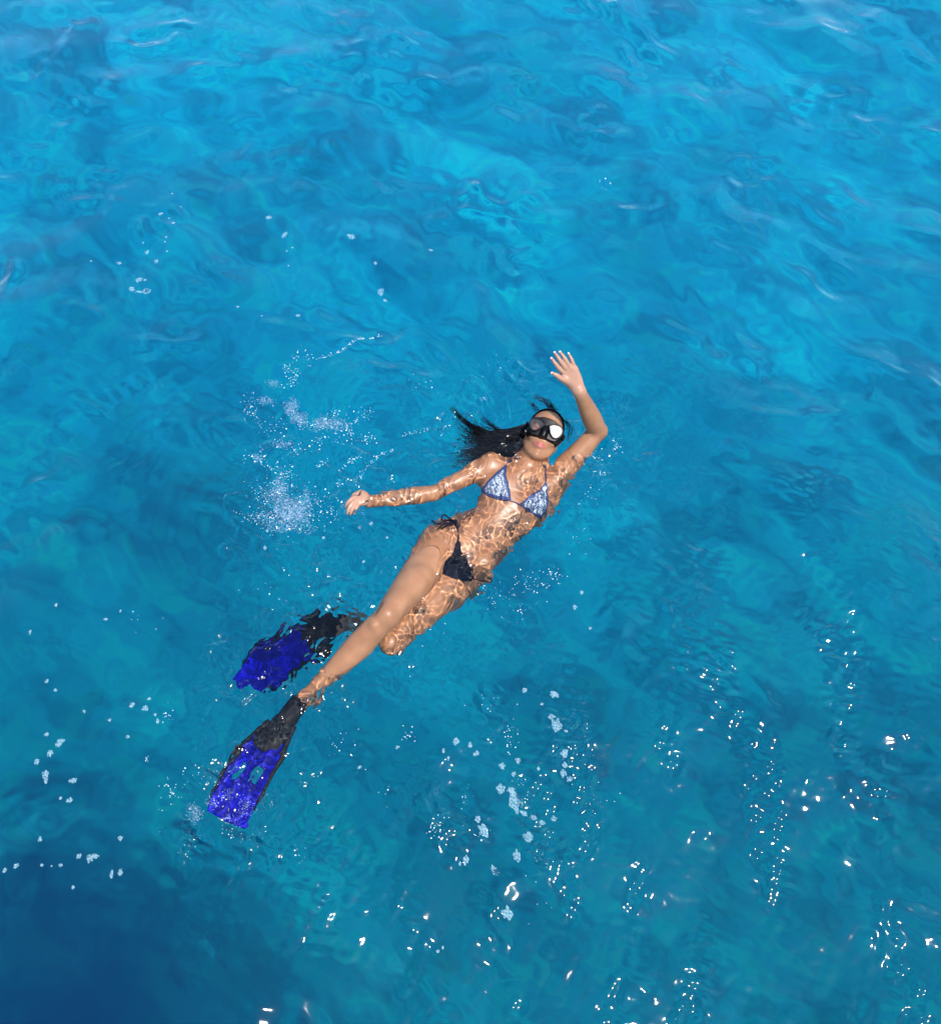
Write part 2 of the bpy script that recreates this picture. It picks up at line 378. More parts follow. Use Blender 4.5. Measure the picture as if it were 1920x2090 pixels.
# abdomen: shallow midline, navel, lower ribs, hip bones
ball(P(986, 1096, -.03), .007, .012, sub=True)
loft([P(1020, 1052, -.022), P(990, 1090, -.018)], [.006, .006], .03, 5, sub=True)
ball(P(905, 1102, -.05), .035, .04); ball(P(985, 1148, -.085), .035, .04)
# legs
loft([c_hip+Lr*.055, hip_r, hip_r*.55+kn_r*.45, hip_r*.12+kn_r*.88, kn_r], [.082, .080, .066, .048, .046], .05, 16, k2=.008)
loft([c_hip-Lr*.06, hip_l, hip_l*.55+kn_l*.45, hip_l*.12+kn_l*.88, kn_l], [.080, .082, .069, .050, .047], .05, 16, k2=.008)
ball(kn_r+unit(np.array([-.2, -.35, .9]))*.013, .038, .02); ball(kn_l+np.array([-.01, -.02, .012]), .040, .02)
def shin(kn, an, back, k):
    d = an-kn
    loft([kn, kn+d*.15, kn+d*.33+back*.008, kn+d*.6+back*.003, kn+d*.85, an], [.045, .042, .0465, .038, .027, .026], k, 20)
back_r = unit(np.array([.3, .35, -.85])); shin(kn_r, an_r, back_r, .012)
back_l = unit(np.array([.6, .5, -.3])); shin(kn_l, an_l, back_l, .012)
foot_r = P(566, 1505, -.065); foot_l = P(655, 1300, -.30)
loft([an_r, P(590, 1462, -.075), foot_r], [.027, .025, .020], .015, 8, N0, 1.2)
loft([an_l, an_l*.6+foot_l*.4, foot_l], [.030, .033, .026], .02, 8)
ball(an_r+np.array([.03, .012, -.005]), .024, .02)
# hollows beside the kneecap, shin edge, heel cord
ball(kn_r+np.array([-.036, .016, .022]), .012, .04, sub=True)
ball(kn_r+(an_r-kn_r)*.13+np.array([-.006, -.012, .034]), .011, .02)
loft([kn_r+(hip_r-kn_r)*.15+np.array([.012, -.01, .030]), kn_r+(hip_r-kn_r)*.55+np.array([.02, -.012, .042])], [.018, .030], .04, 6)
# arms
loft([sh_r, sh_r*.55+el_r*.45, el_r], [.045, .037, .0305], .03, 10)
loft([el_r, el_r*.68+wr_r*.32, wr_r], [.0305, .0345, .0225], .012, 10)
loft([sh_l-Lr*.01, sh_l*.55+el_l*.45, el_l], [.052, .044, .033], .035, 10)
loft([el_l, el_l*.66+wr_l*.34, wr_l*.93+el_l*.07, wr_l], [.034, .037, .024, .0225], .012, 12)
ball(el_l+unit(el_l-.5*(sh_l+wr_l))*.008, .030, .012)
# raised hand (her left): palm to the camera, thumb towards the head
def H6(x, y): return 1100+x/11.175, 700+y/11.175
def hp(x, y, z): return P(*H6(x, y), z)
vcam = unit(CAMP-wr_l)
loft([wr_l, hp(800, 880, .275), hp(690, 680, .305)], [.0215, .030, .030], .012, 8, vcam, 2.0)
loft([hp(870, 900, .268), hp(800, 600, .315)], [.015, .013], .012, 5)
loft([hp(790, 930, .268), hp(600, 850, .29), hp(520, 815, .30)], [.017, .0135, .0095], .014, 8)     # thenar
loft([hp(560, 610, .312), hp(740, 560, .322)], [.0115, .011], .012, 6)
fing = [([(570, 680, .308), (480, 610, .325), (385, 490, .345), (300, 375, .355)], [.0105, .0085, .0075, .0055]),
        ([(640, 620, .312), (570, 540, .335), (470, 390, .36), (372, 245, .372)], [.0105, .0088, .0078, .0055]),
        ([(710, 600, .315), (670, 510, .335), (590, 360, .36), (495, 230, .372)], [.0100, .0084, .0074, .0053]),
        ([(790, 600, .315), (780, 500, .332), (740, 380, .35), (685, 270, .36)], [.0090, .0076, .0066, .0048]),
        ([(600, 850, .29), (500, 815, .305), (410, 745, .318), (322, 700, .325)], [.0120, .0098, .0090, .0065])]
NAILS = []
for pts, rr in fing:
    pp = [hp(*q) for q in pts]; loft(pp, rr, .006, 10, k2=.003); NAILS.append((pp[-1], unit(pp[-1]-pp[-2]), rr[-1]))
# relaxed hand (her right): knuckles at the surface, fingers hanging down the picture
def H7(x, y): return 690+x/10.87, 960+y/10.87
def hq(x, y, z): return P(*H7(x, y), z)
loft([wr_r, hq(560, 650, -.014), hq(420, 650, -.008)], [.0215, .027, .026], .012, 8, N0, 1.9)
loft([hq(620, 560, -.010), hq(540, 500, -.006), hq(430, 520, -.006), hq(350, 570, -.008)], [.013, .012, .0095, .007], .008, 8)
for pts, rr in [([(420, 575, -.006), (300, 630, .004), (215, 720, .0), (165, 800, -.012)], [.0095, .0072, .0065, .005]),
                ([(420, 640, -.004), (310, 725, .006), (235, 840, .002), (205, 950, -.010)], [.0095, .0074, .0066, .005]),
                ([(430, 690, -.006), (350, 790, .004), (300, 895, .0), (275, 990, -.012)], [.0090, .0070, .0062, .0048]),
                ([(460, 725, -.010), (420, 815, -.002), (390, 890, -.006), (370, 960, -.018)], [.0082, .0064, .0056, .0044])]:
    loft([hq(*q) for q in pts], rr, .003, 10, k2=.0015)
# head
a = math.radians(20.5); pit = math.radians(16)
scr_up = unit(CU*math.cos(a)+CR*math.sin(a)); scr_r = unit(CR*math.cos(a)-CU*math.sin(a)); vc = -ray(1112, 885)
vc = unit(vc); scr_up = unit(scr_up-vc*(scr_up@vc)); scr_r = np.cross(scr_up, vc)
HF = unit(vc*math.cos(pit)+scr_up*math.sin(pit)); HU = unit(scr_up*math.cos(pit)-vc*math.sin(pit)); HR = unit(np.cross(HU, HF))
yaw = math.radians(-1); HF, HR = HF*math.cos(yaw)+HR*math.sin(yaw), HR*math.cos(yaw)-HF*math.sin(yaw)
HC = P(1109, 889, .0); HS = .91
def hd(u, v, w): return HC+(HR*u+HU*v+HF*w)*HS
HA = (HR, HU, HF)
ellip(hd(0, .028, -.012), np.array((.072, .086, .090))*HS, HA, .02)
ellip(hd(0, -.022, .012), np.array((.060, .086, .068))*HS, HA, .02)
loft([hd(-.050, -.045, -.005), hd(-.030, -.088, .038), hd(0, -.103, .056), hd(.030, -.088, .038), hd(.050, -.045, -.005)], [.020, .018, .017, .018, .020], .018, 14)
ball(hd(0, -.104, .064), .0115, .012)
ball(hd(-.036, -.022, .052), .022, .02); ball(hd(.036, -.022, .052), .022, .02)
loft([hd(0, .02, .072), hd(0, -.016, .086)], [.008, .0100], .012, 5); ball(hd(-.008, -.021, .079), .006, .006); ball(hd(.008, -.021, .079), .006, .006)
loft([hd(-.04, .032, .066), hd(0, .036, .076), hd(.04, .032, .066)], [.009, .009, .009], .012, 8)
ball(hd(-.031, .010, .074), .0115, .008, sub=True); ball(hd(.031, .010, .074), .0115, .008, sub=True)
ball(hd(0, -.064, .062), .018, .018)
loft([hd(-.026, -.0635, .0675), hd(-.009, -.0575, .0800), hd(0, -.0600, .0812), hd(.009, -.0575, .0800), hd(.026, -.0635, .0675)], [.0020, .0042, .0038, .0042, .0020], .004, 14)
loft([hd(-.023, -.0665, .0675), hd(0, -.0725, .0800), hd(.023, -.0665, .0675)], [.0022, .0054, .0022], .004, 12)
loft([hd(-.025, -.0650, .0725), hd(0, -.0655, .0860), hd(.025, -.0650, .0725)], [.0012, .0015, .0012], .0035, 12, sub=True)
for s in (-1, 1):
    loft([hd(s*.070, .012, -.014), hd(s*.076, .002, -.022), hd(s*.071, -.016, -.014), hd(s*.067, -.026, -.008)], [.006, .007, .006, .0055], .006, 8)
loft([hd(0, -.05, -.035), neck+A*.02], [.048, .046], .03, 6)

def surface_nets(G):
    s = G < 0
    nx, ny, nz_ = G.shape
    c = s[:-1, :-1, :-1].astype(np.int8)
    for dx, dy, dz in [(1,0,0),(0,1,0),(1,1,0),(0,0,1),(1,0,1),(0,1,1),(1,1,1)]:
        c = c+s[dx:nx-1+dx, dy:ny-1+dy, dz:nz_-1+dz]
    act = (c > 0) & (c < 8); I = np.argwhere(act); idx = np.full(act.shape, -1, np.int32); idx[act] = np.arange(len(I))
    acc = np.zeros((len(I), 3)); cnt = np.zeros(len(I))
    cor = [(0,0,0),(1,0,0),(0,1,0),(1,1,0),(0,0,1),(1,0,1),(0,1,1),(1,1,1)]
    val = [G[I[:, 0]+a, I[:, 1]+b, I[:, 2]+c_] for a, b, c_ in cor]
    for e0 in range(8):
        for e1 in range(e0+1, 8):
            d = np.abs(np.array(cor[e0])-cor[e1])
            if d.sum() != 1: continue
            v0, v1 = val[e0], val[e1]; m = (v0 < 0) != (v1 < 0); t = np.where(m, v0/(v0-v1+1e-20), 0)
            p = np.array(cor[e0])+t[:, None]*(np.array(cor[e1])-np.array(cor[e0])); acc += p*m[:, None]; cnt += m
    V = lo+VX*(I+acc/cnt[:, None])
    Q = []
    for ax in range(3):
        o1, o2 = [(1, 2), (2, 0), (0, 1)][ax]
        sl0 = [slice(None)]*3; sl1 = [slice(None)]*3; sl0[ax] = slice(0, -1); sl1[ax] = slice(1, None)
        e = s[tuple(sl0)] != s[tuple(sl1)]; J = np.argwhere(e)
        J = J[(J[:, o1] > 0) & (J[:, o2] > 0) & (J[:, o1] < G.shape[o1]-1) & (J[:, o2] < G.shape[o2]-1)]
        ins = s[J[:, 0], J[:, 1], J[:, 2]]
        def g(d1, d2):
            K_ = J.copy(); K_[:, o1] -= d1; K_[:, o2] -= d2; return idx[K_[:, 0], K_[:, 1], K_[:, 2]]
        q = np.stack([g(0, 0), g(1, 0), g(1, 1), g(0, 1)], -1)
        q[~ins] = q[~ins][:, ::-1]; Q.append(q)
    Q = np.vstack(Q); return V, Q[(Q >= 0).all(1)]
BV, BQ = surface_nets(G)
# light relaxation (keeps volume)
E_ = np.vstack([BQ[:, [0, 1]], BQ[:, [1, 2]], BQ[:, [2, 3]], BQ[:, [3, 0]]])
deg = np.bincount(E_[:, 0], minlength=len(BV))+np.bincount(E_[:, 1], minlength=len(BV))
for lam in (.5, -.45, .5, -.45, .4):
    a_ = np.stack([np.bincount(E_[:, 0], BV[E_[:, 1], q], len(BV))+np.bincount(E_[:, 1], BV[E_[:, 0], q], len(BV)) for q in range(3)], 1)/deg[:, None]
    BV = BV+lam*(a_-BV)
print('body', len(BV), dims, time.time()-T0)

# skin
skin = principled('skin', (.60, .34, .20), .42, Specular_IOR_Level=.28, Coat_Weight=.05, Coat_Roughness=.2)
nt = skin.node_tree; b = nt.nodes['Principled BSDF']
at = nt.nodes.new('ShaderNodeAttribute'); at.attribute_name = 'lips'
tc = nt.nodes.new('ShaderNodeTexCoord'); n1 = nt.nodes.new('ShaderNodeTexNoise'); n1.inputs['Scale'].default_value = 14/K; n1.inputs['Detail'].default_value = 6
n2 = nt.nodes.new('ShaderNodeTexNoise'); n2.inputs['Scale'].default_value = 260/K; n2.inputs['Detail'].default_value = 3
nt.links.new(tc.outputs['Object'], n1.inputs['Vector']); nt.links.new(tc.outputs['Object'], n2.inputs['Vector'])
cr = nt.nodes.new('ShaderNodeValToRGB'); cr.color_ramp.elements[0].position = .3; cr.color_ramp.elements[1].position = .7
cr.color_ramp.elements[0].color = (.235, .106, .052, 1); cr.color_ramp.elements[1].color = (.33, .160, .082, 1)
mx = nt.nodes.new('ShaderNodeMix'); mx.data_type = 'RGBA'; mx.inputs[7].default_value = (.34, .095, .075, 1)
mp_ = nt.nodes.new('ShaderNodeMix'); mp_.data_type = 'RGBA'; mp_.inputs[7].default_value = (.46, .27, .20, 1)
at2 = nt.nodes.new('ShaderNodeAttribute'); at2.attribute_name = 'palm'
nt.links.new(n1.outputs['Fac'], cr.inputs[0]); nt.links.new(cr.outputs[0], mp_.inputs[6]); nt.links.new(at2.outputs['Fac'], mp_.inputs[0])
nt.links.new(mp_.outputs[2], mx.inputs[6]); nt.links.new(at.outputs['Fac'], mx.inputs[0])
nt.links.new(mx.outputs[2], b.inputs['Base Color'])
bp = nt.nodes.new('ShaderNodeBump'); bp.inputs['Strength'].default_value = .12; bp.inputs['Distance'].default_value = .01
nt.links.new(n2.outputs['Fac'], bp.inputs['Height']); nt.links.new(bp.outputs[0], b.inputs['Normal'])

person = thing('person', [c_waist[0], c_waist[1], -.1], 'person floating on her back in a bikini with one arm raised out of the water', 'person')
body = mesh_np('body', BV, BQ, skin, off=[c_waist[0], c_waist[1], -.1]); rel(body, person)
def fattr(ob, name, vals):
    at_ = ob.data.attributes.new(name, 'FLOAT', 'POINT'); at_.data.foreach_set('value', np.asarray(vals, np.float32))
if len(body.data.vertices) == len(BV):
    ql = np.stack([(BV-HC)@HR, (BV-HC)@HU, (BV-HC)@HF], 1)/HS
    lipd = np.hypot(ql[:, 0]/.0285, (ql[:, 1]+.0650)/(.0120*(1-.35*np.clip(np.abs(ql[:, 0])/.0285, 0, 1))))
    fattr(body, 'lips', np.clip((1.08-lipd)*6, 0, 1)*(ql[:, 2] > .06))
    dw = np.linalg.norm(BV-hp(640, 640, .31), axis=1); dw2 = np.linalg.norm(BV-hq(350, 700, 0), axis=1)
    fattr(body, 'palm', np.clip((.13-dw)/.06, 0, 1)*.45+np.clip((.07-dw2)/.03, 0, 1)*.5)
receivers = [body]

# ------------------------------------------------------------------ cloth and strings laid on the body
bvh = BVHTree.FromPolygons([tuple(v) for v in BV], [tuple(int(k) for k in q) for q in BQ])
print('bvh', time.time()-T0)
def hit(px, py):
    d = ray(px, py); r = bvh.ray_cast(Vector(CAMP), Vector(d))
    if r[0] is not None and r[0].z > 0: return np.array(r[0]), np.array(r[1])
    p0 = CAMP+d*(-CAM_H/d[2]); rd = refract(d.copy()); r = bvh.ray_cast(Vector(p0-rd*.01), Vector(rd))
    if r[0] is not None: return np.array(r[0]), np.array(r[1])
    return None, None
def mid(p):   # surface normals smoothed: sample neighbourhood
    r = bvh.find_nearest_range(Vector(p), .012)
    if not r: return None
    n = np.sum([np.array(q[1]) for q in r], 0); return n/(np.linalg.norm(n)+1e-9)
def cloth(poly, step=1.6, lift=.0035, th=.002):
    poly = np.array(poly, float); x0, y0 = poly.min(0)-step; x1, y1 = poly.max(0)+step
    gx_ = np.arange(x0, x1, step); gy_ = np.arange(y0, y1, step); XX, YY = np.meshgrid(gx_, gy_)
    # snap border points onto the polygon so that the edge is clean
    ins = inside(poly, XX, YY)
    near = np.full(XX.shape, 1e9); NX = XX.copy(); NY = YY.copy()
    for a_, b_ in zip(poly, np.roll(poly, -1, 0)):
        ab = b_-a_; t = np.clip(((XX-a_[0])*ab[0]+(YY-a_[1])*ab[1])/(ab@ab), 0, 1); qx = a_[0]+t*ab[0]; qy = a_[1]+t*ab[1]
        d = np.hypot(XX-qx, YY-qy); m = d < near; near = np.where(m, d, near); NX = np.where(m, qx, NX); NY = np.where(m, qy, NY)
    use = ins | (near < step*.72); XX = np.where(~ins & use, NX, XX); YY = np.where(~ins & use, NY, YY)
    idx = np.full(XX.shape, -1); V = []; NN = []; edge = []
    for r_, c_ in np.argwhere(use):
        p, n = hit(XX[r_, c_], YY[r_, c_])
        if p is None: continue
        n = mid(p)
        if n is None: continue
        idx[r_, c_] = len(V); V.append(p+n*lift); NN.append(n); edge.append(0 if not ins[r_, c_] else near[r_, c_])
    q = np.stack([idx[:-1, :-1], idx[1:, :-1], idx[1:, 1:], idx[:-1, 1:]], -1).reshape(-1, 4); q = q[(q >= 0).all(1)]
    V = np.array(V); NN = np.array(NN)
    n_ = len(V); e0 = np.linalg.norm(V[q[:, 0]]-V[q[:, 2]], axis=1); q = q[e0 < .03]
    V2, Q2 = sheet(V, q, NN, th+.002)
    return V2, Q2, np.tile(edge, 2), V
def laid(pts, r, n=30, lift=.002):
    out_ = []
    for x, y in catmull(np.array(pts, float), n):
        p, nn = hit(x, y)
        if p is not None: out_.append(p+nn*(r+lift))
    return np.array(out_)
def C1(x, y): return 880+x/4.4, 680+y/4.4
def C3(x, y): return 760+x/4.863, 1020+y/4.863
def C4(x, y): return 440+x/3.726, 1180+y/3.726

# printed cloth: white lacy figures on blue with a plain blue hem
cm = principled('bikini_print', (.1, .15, .5), .7, Specular_IOR_Level=.3)
nt = cm.node_tree; b = nt.nodes['Principled BSDF']; tc = nt.nodes.new('ShaderNodeTexCoord')
vo = nt.nodes.new('ShaderNodeTexVoronoi'); vo.feature = 'DISTANCE_TO_EDGE'; vo.inputs['Scale'].default_value = 120/K
nn_ = nt.nodes.new('ShaderNodeTexNoise'); nn_.inputs['Scale'].default_value = 60/K; nn_.inputs['Detail'].default_value = 2
wv = nt.nodes.new('ShaderNodeTexWave'); wv.inputs['Scale'].default_value = 20/K; wv.inputs['Distortion'].default_value = 12; wv.inputs['Detail'].default_value = 2
mxv = nt.nodes.new('ShaderNodeMix'); mxv.data_type = 'VECTOR'; mxv.inputs[0].default_value = .06
nt.links.new(tc.outputs['Object'], mxv.inputs[4]); nt.links.new(nn_.outputs['Color'], mxv.inputs[5])
for t_ in (nn_,): nt.links.new(tc.outputs['Object'], t_.inputs['Vector'])
nt.links.new(mxv.outputs[1], vo.inputs['Vector']); nt.links.new(tc.outputs['Object'], wv.inputs['Vector'])
rp = nt.nodes.new('ShaderNodeValToRGB'); rp.color_ramp.elements[0].position = .04; rp.color_ramp.elements[1].position = .13
rp.color_ramp.elements[0].color = (.025, .05, .15, 1); rp.color_ramp.elements[1].color = (.38, .44, .50, 1)
nt.links.new(vo.outputs['Distance'], rp.inputs[0])
rw = nt.nodes.new('ShaderNodeValToRGB'); rw.color_ramp.elements[0].position = .35; rw.color_ramp.elements[1].position = .5
rw.color_ramp.elements[0].color = (.20, .27, .40, 1); rw.color_ramp.elements[1].color = (1, 1, 1, 1); nt.links.new(wv.outputs['Fac'], rw.inputs[0])
mm = nt.nodes.new('ShaderNodeMix'); mm.data_type = 'RGBA'; mm.blend_type = 'MULTIPLY'; mm.inputs[0].default_value = .8
nt.links.new(rp.outputs[0], mm.inputs[6]); nt.links.new(rw.outputs[0], mm.inputs[7])
he = nt.nodes.new('ShaderNodeAttribute'); he.attribute_name = 'hem'
mh = nt.nodes.new('ShaderNodeMix'); mh.data_type = 'RGBA'; mh.inputs[6].default_value = (.018, .035, .12, 1)
nt.links.new(he.outputs['Fac'], mh.inputs[0]); nt.links.new(mm.outputs[2], mh.inputs[7]); nt.links.new(mh.outputs[2], b.inputs['Base Color'])
string_blue = principled('navy_cord', (.02, .025, .09), .6)
black_cloth = principled('black_bikini_cloth', (.003, .003, .008), .8, Specular_IOR_Level=.15); noise_col(black_cloth, (.002, .002, .007), (.005, .006, .014), 30)

top = thing('bikini_top', [c_bust[0], c_bust[1], -.03], '', ''); del top['label']; del top['category']; rel(top, person)
cupR = [C1(*q) for q in [(682, 1172), (600, 1235), (520, 1310), (462, 1385), (452, 1425), (500, 1455), (600, 1475), (690, 1500), (716, 1500), (712, 1440), (695, 1350), (672, 1270)]]
cupL = [C1(*q) for q in [(1032, 1330), (1000, 1375), (900, 1450), (788, 1530), (830, 1565), (900, 1605), (985, 1655), (1030, 1600), (1052, 1510), (1046, 1400)]]
def add_cloth(name, poly, mat, parent, hemw=4.5, **kw):
    V2, Q2, ed, Vt = cloth(poly, **kw)
    o = mesh_np(name, V2, Q2, mat, off=np.array(parent_world(parent))); o.parent = parent; o.location = (0, 0, 0)
    if mat is cm and len(o.data.vertices) == len(ed): fattr(o, 'hem', np.clip((ed-hemw)/1.5, 0, 1))
    receivers.append(o); return o
def parent_world(p):
    l = Vector((0, 0, 0))
    while p is not None: l = l+p.location; p = p.parent
    return l/K
def place(mb, name, mat, parent):
    o = mb.build(name, mat, None, off=np.array(parent_world(parent))); o.parent = parent; o.location = (0, 0, 0); receivers.append(o); return o
add_cloth('cup', cupR, cm, top); add_cloth('cup', cupL, cm, top, hemw=3.5)
for nm, pts in (('neck_strap', [C1(682, 1172), C1(715, 1145), C1(760, 1125), C1(800, 1120)]),
                ('neck_strap', [C1(1032, 1332), C1(1030, 1280), C1(1022, 1230), C1(1005, 1180)]),
                ('chest_cord', [C1(455, 1425), C1(560, 1472), C1(716, 1508), C1(788, 1535), C1(880, 1600), C1(985, 1658)])):
    q = laid(pts, .0022)
    if len(q) > 3: mb = MB(); mb.tube(q, [.0024]*2, 6, len(q)); place(mb, nm, string_blue, top)
bot = thing('bikini_bottom', [c_hip[0], c_hip[1], -.03], '', ''); del bot['label']; del bot['category']; rel(bot, person)
pant = [C3(*q) for q in [(845, 388), (822, 430), (800, 490), (765, 560), (714, 610), (706, 680), (712, 745), (780, 775), (860, 795), (930, 812), (1000, 795), (1015, 735), (960, 660), (915, 600), (890, 520), (870, 430)]]
add_cloth('front_panel', pant, black_cloth, bot, lift=.004)
for pts in ([C3(845, 395), C3(848, 340), C3(832, 280), C3(832, 225), C3(800, 215)], [C3(1005, 790), C3(1060, 785), C3(1120, 775), C3(1200, 770)], [C3(832, 225), C3(760, 250), C3(690, 290)]):
    q = laid(pts, .003)
    if len(q) > 3: mb = MB(); mb.tube(q, [.0028]*2, 6, len(q)); place(mb, 'side_cord', black_cloth, bot)
bow = MB()
for pts in ([(825, 215, .005), (770, 190, .02), (720, 150, .03), (690, 165, .03), (690, 200, .02), (740, 205, .01), (815, 212, .005)],
            [(825, 215, .005), (780, 235, .012), (730, 230, .014), (690, 255, .008), (660, 285, 0)],
            [(815, 212, .008), (760, 200, .012), (700, 225, .010), (640, 240, .006), (610, 225, .01), (592, 212, .008), (600, 200, .01)],
            [(825, 220, .006), (790, 245, .006), (750, 250, .01), (700, 280, .002)]):
    bow.tube([P(*C3(x, y), z) for x, y, z in pts], [.0035, .0028, .0032], 6, 26)
bow.add(*blobs([P(*C3(822, 215), .008)], [.008], V0=ICO2_V, F0=ICO2_F)[:1], None, blobs([[0, 0, 0]], [1], V0=ICO2_V, F0=ICO2_F)[1])
place(bow, 'bow', black_cloth, bot)
# nails
nm_ = principled('nail_polish', (.62, .50, .46), .3)
for p, d, r in NAILS:
    side = unit(np.cross(d, vcam)); bk = unit(np.cross(side, d)); mb = MB()
    V_, F_ = blobs([[0, 0, 0]], [1], V0=ICO2_V, F0=ICO2_F); V_ = V_[:, :1]*side*r*.8+V_[:, 1:2]*d*.0065+V_[:, 2:]*bk*.0016+(p+d*.004-vcam*r*.35); mb.add(V_, None, F_)
    place(mb, 'nail', nm_, person)

# ------------------------------------------------------------------ hair
hm = principled('black_hair', (.0025, .002, .0025), .5, Specular_IOR_Level=.12)
hair = MB()
nu, nv = 48, 40; th_ = np.linspace(0, 2*math.pi, nu, endpoint=False); ph_ = np.linspace(.02, math.pi-.02, nv)
PH, TH = np.meshgrid(ph_, th_, indexing='ij'); u = np.sin(PH)*np.cos(TH)*.078; v = np.cos(PH)*.092+.030; w = np.sin(PH)*np.sin(TH)*.099-.014
V = HC+(u[..., None]*HR+v[..., None]*HU+w[..., None]*HF)*HS
keep = (w < .012+.30*np.clip(v-.02, 0, 1)) | (v > .106-.0*w)
keep &= ~((np.abs(u) > .05) & (w > -.01) & (v < .0))
i = np.arange(nu*nv).reshape(nv, nu); nx_ = np.roll(i, -1, 1); Q = np.stack([i[:-1], i[1:], nx_[1:], nx_[:-1]], -1).reshape(-1, 4)
kq = keep.ravel()[Q].all(1); V_ = V.reshape(-1, 3); V_ = V_+rng.normal(0, .0006, V_.shape)
Nn = unit(HU)*0+((V_-HC)/np.linalg.norm(V_-HC, axis=1)[:, None]); V2, Q2 = sheet(V_, Q[kq], Nn, .004); hair.add(V2, Q2)
guides = [
 [(960, 800, .0), (700, 868, -.02), (560, 895, -.004), (440, 870, -.003), (330, 820, -.003), (230, 730, -.003), (178, 670, -.003), (186, 640, -.003)],
 [(930, 830, .0), (720, 872, -.02), (620, 885, -.003), (520, 812, -.003), (450, 750, -.004), (395, 700, -.01)],
 [(930, 870, -.01), (700, 892, -.03), (560, 910, -.03), (430, 890, -.01), (350, 850, -.01), (270, 790, -.008), (225, 735, -.006)],
 [(930, 930, -.02), (700, 930, -.02), (560, 955, -.03), (430, 950, -.035), (330, 930, -.04), (280, 870, -.045), (240, 810, -.05)],
 [(920, 980, -.03), (680, 980, -.03), (540, 1010, -.04), (430, 1035, -.045), (340, 1045, -.05), (230, 1080, -.06), (150, 1090, -.06)],
 [(900, 1020, -.04), (680, 1040, -.04), (560, 1055, -.045), (460, 1070, -.05), (350, 1100, -.055), (240, 1140, -.06), (170, 1130, -.06)],
 [(890, 1060, -.05), (700, 1075, -.05), (600, 1080, -.06), (480, 1105, -.06), (380, 1150, -.065), (280, 1190, -.07), (200, 1170, -.07)]]
GP = [np.array([P(*C1(x, y), z) for x, y, z in g]) for g in guides]
GP = [catmull(g, 26) for g in GP]
nstr = 900
for s_ in range(nstr):
    if s_ < 40: f_ = rng.normal(0, .04); L_ = rng.uniform(.75, 1)
    elif s_ < 80: f_ = 1+rng.normal(0, .05); L_ = rng.uniform(.6, 1)
    else: f_ = rng.uniform(1.5, 6); L_ = min(1, rng.beta(2.2, 2.2)+.15)
    f_ = min(max(f_, 0), 5.999); a_ = int(f_); t = f_-a_
    g = GP[a_]*(1-t)+GP[a_+1]*t if (s_ >= 80) else GP[int(round(f_))].copy()
    m = max(6, int(26*L_)); g = g[:m]; sarr = np.linspace(0, L_, m)[:, None]
    wob = rng.normal(0, 1, (4, 3))*np.array([[1.], [.9], [.7], [.5]]); wobble = sum(wob[q][None]*np.sin(sarr*(3+3*q)+rng.uniform(0, 6)) for q in range(4))
    spread = .0035 if s_ < 80 else .0085
    g = g+wobble*spread*(.35+2.0*sarr**1.4)*np.array([1, 1, .5])+rng.normal(0, 1, 3)*np.array([.004, .004, .010])*(1 if s_ > 80 else .35)
    g[:, 2] = np.minimum(g[:, 2], .03)
    r0 = .0011 if s_ >= 80 else .0009
    gg = g[::2] if len(g) > 8 else g
    hair.tube(gg, [r0*1.2, r0, r0*.8, r0*.2], 3, len(gg))
for s_ in range(46):     # loose wisps above and beside the crown
    if s_ < 26: base = [(1090, 700, .02), (1075, 660, 0), (1030, 615, -.006), (985, 588, -.008), (930, 570, -.01)]
    elif s_ < 38: base = [(1200, 780, .01), (1232, 840, -.004), (1240, 900, -.008), (1225, 960, -.012)]
    else: base = [(960, 705, .01), (930, 670, -.01), (900, 640, -.015), (860, 620, -.02)]
    g = np.array([P(*C1(x+rng.normal(0, 20), y+rng.normal(0, 16)), z-.004) for x, y, z in base]); hair.tube(g, [.0011, .0008, .0003], 3, 12)
place(hair, 'hair', hm, person)

# ------------------------------------------------------------------ diving mask
rubber = principled('black_silicone', (.002, .002, .003), .42, Specular_IOR_Level=.2)
frame_m = principled('glossy_black_frame', (.005, .005, .007), .34, Specular_IOR_Level=.2)
lens_m = bpy.data.materials.new('mask_glass'); lens_m.use_nodes = True; nt = lens_m.node_tree; nt.nodes.clear()
out = nt.nodes.new('ShaderNodeOutputMaterial'); tr = nt.nodes.new('ShaderNodeBsdfTransparent'); gs = nt.nodes.new('ShaderNodeBsdfGlossy'); mxs = nt.nodes.new('ShaderNodeMixShader')
tr.inputs[0].default_value = (.80, .76, .82, 1); gs.inputs['Roughness'].default_value = .38; mxs.inputs[0].default_value = .075
nt.links.new(tr.outputs[0], mxs.inputs[1]); nt.links.new(gs.outputs[0], mxs.inputs[2]); nt.links.new(mxs.outputs[0], out.inputs[0])
mask_t = thing('diving_mask', hd(0, .01, .1), 'black diving mask with two glass lenses worn over the face, one lens shining white', 'diving mask')
half = [(0, .058), (.026, .055), (.050, .045), (.071, .024), (.077, -.004), (.074, -.032), (.058, -.050), (.036, -.054), (.016, -.053), (0, -.052)]
outl = catmull(np.array(half), 40); outl = np.vstack([outl, (outl*[-1, 1])[::-1][1:-1]])
lens = catmull(np.array([(.009, .014), (.025, .025), (.046, .029), (.062, .024), (.070, .008), (.067, -.011), (.055, -.025), (.040, -.027), (.024, -.014), (.009, .014)]), 44)[:-1]
lens_l = (lens*[-1, 1])[::-1]
MC = .006
g_ = .0016; us = np.arange(-.080, .0801, g_); vs = np.arange(-.058, .0621, g_); UU, VV = np.meshgrid(us, vs)
dist = np.full(UU.shape, 9.)
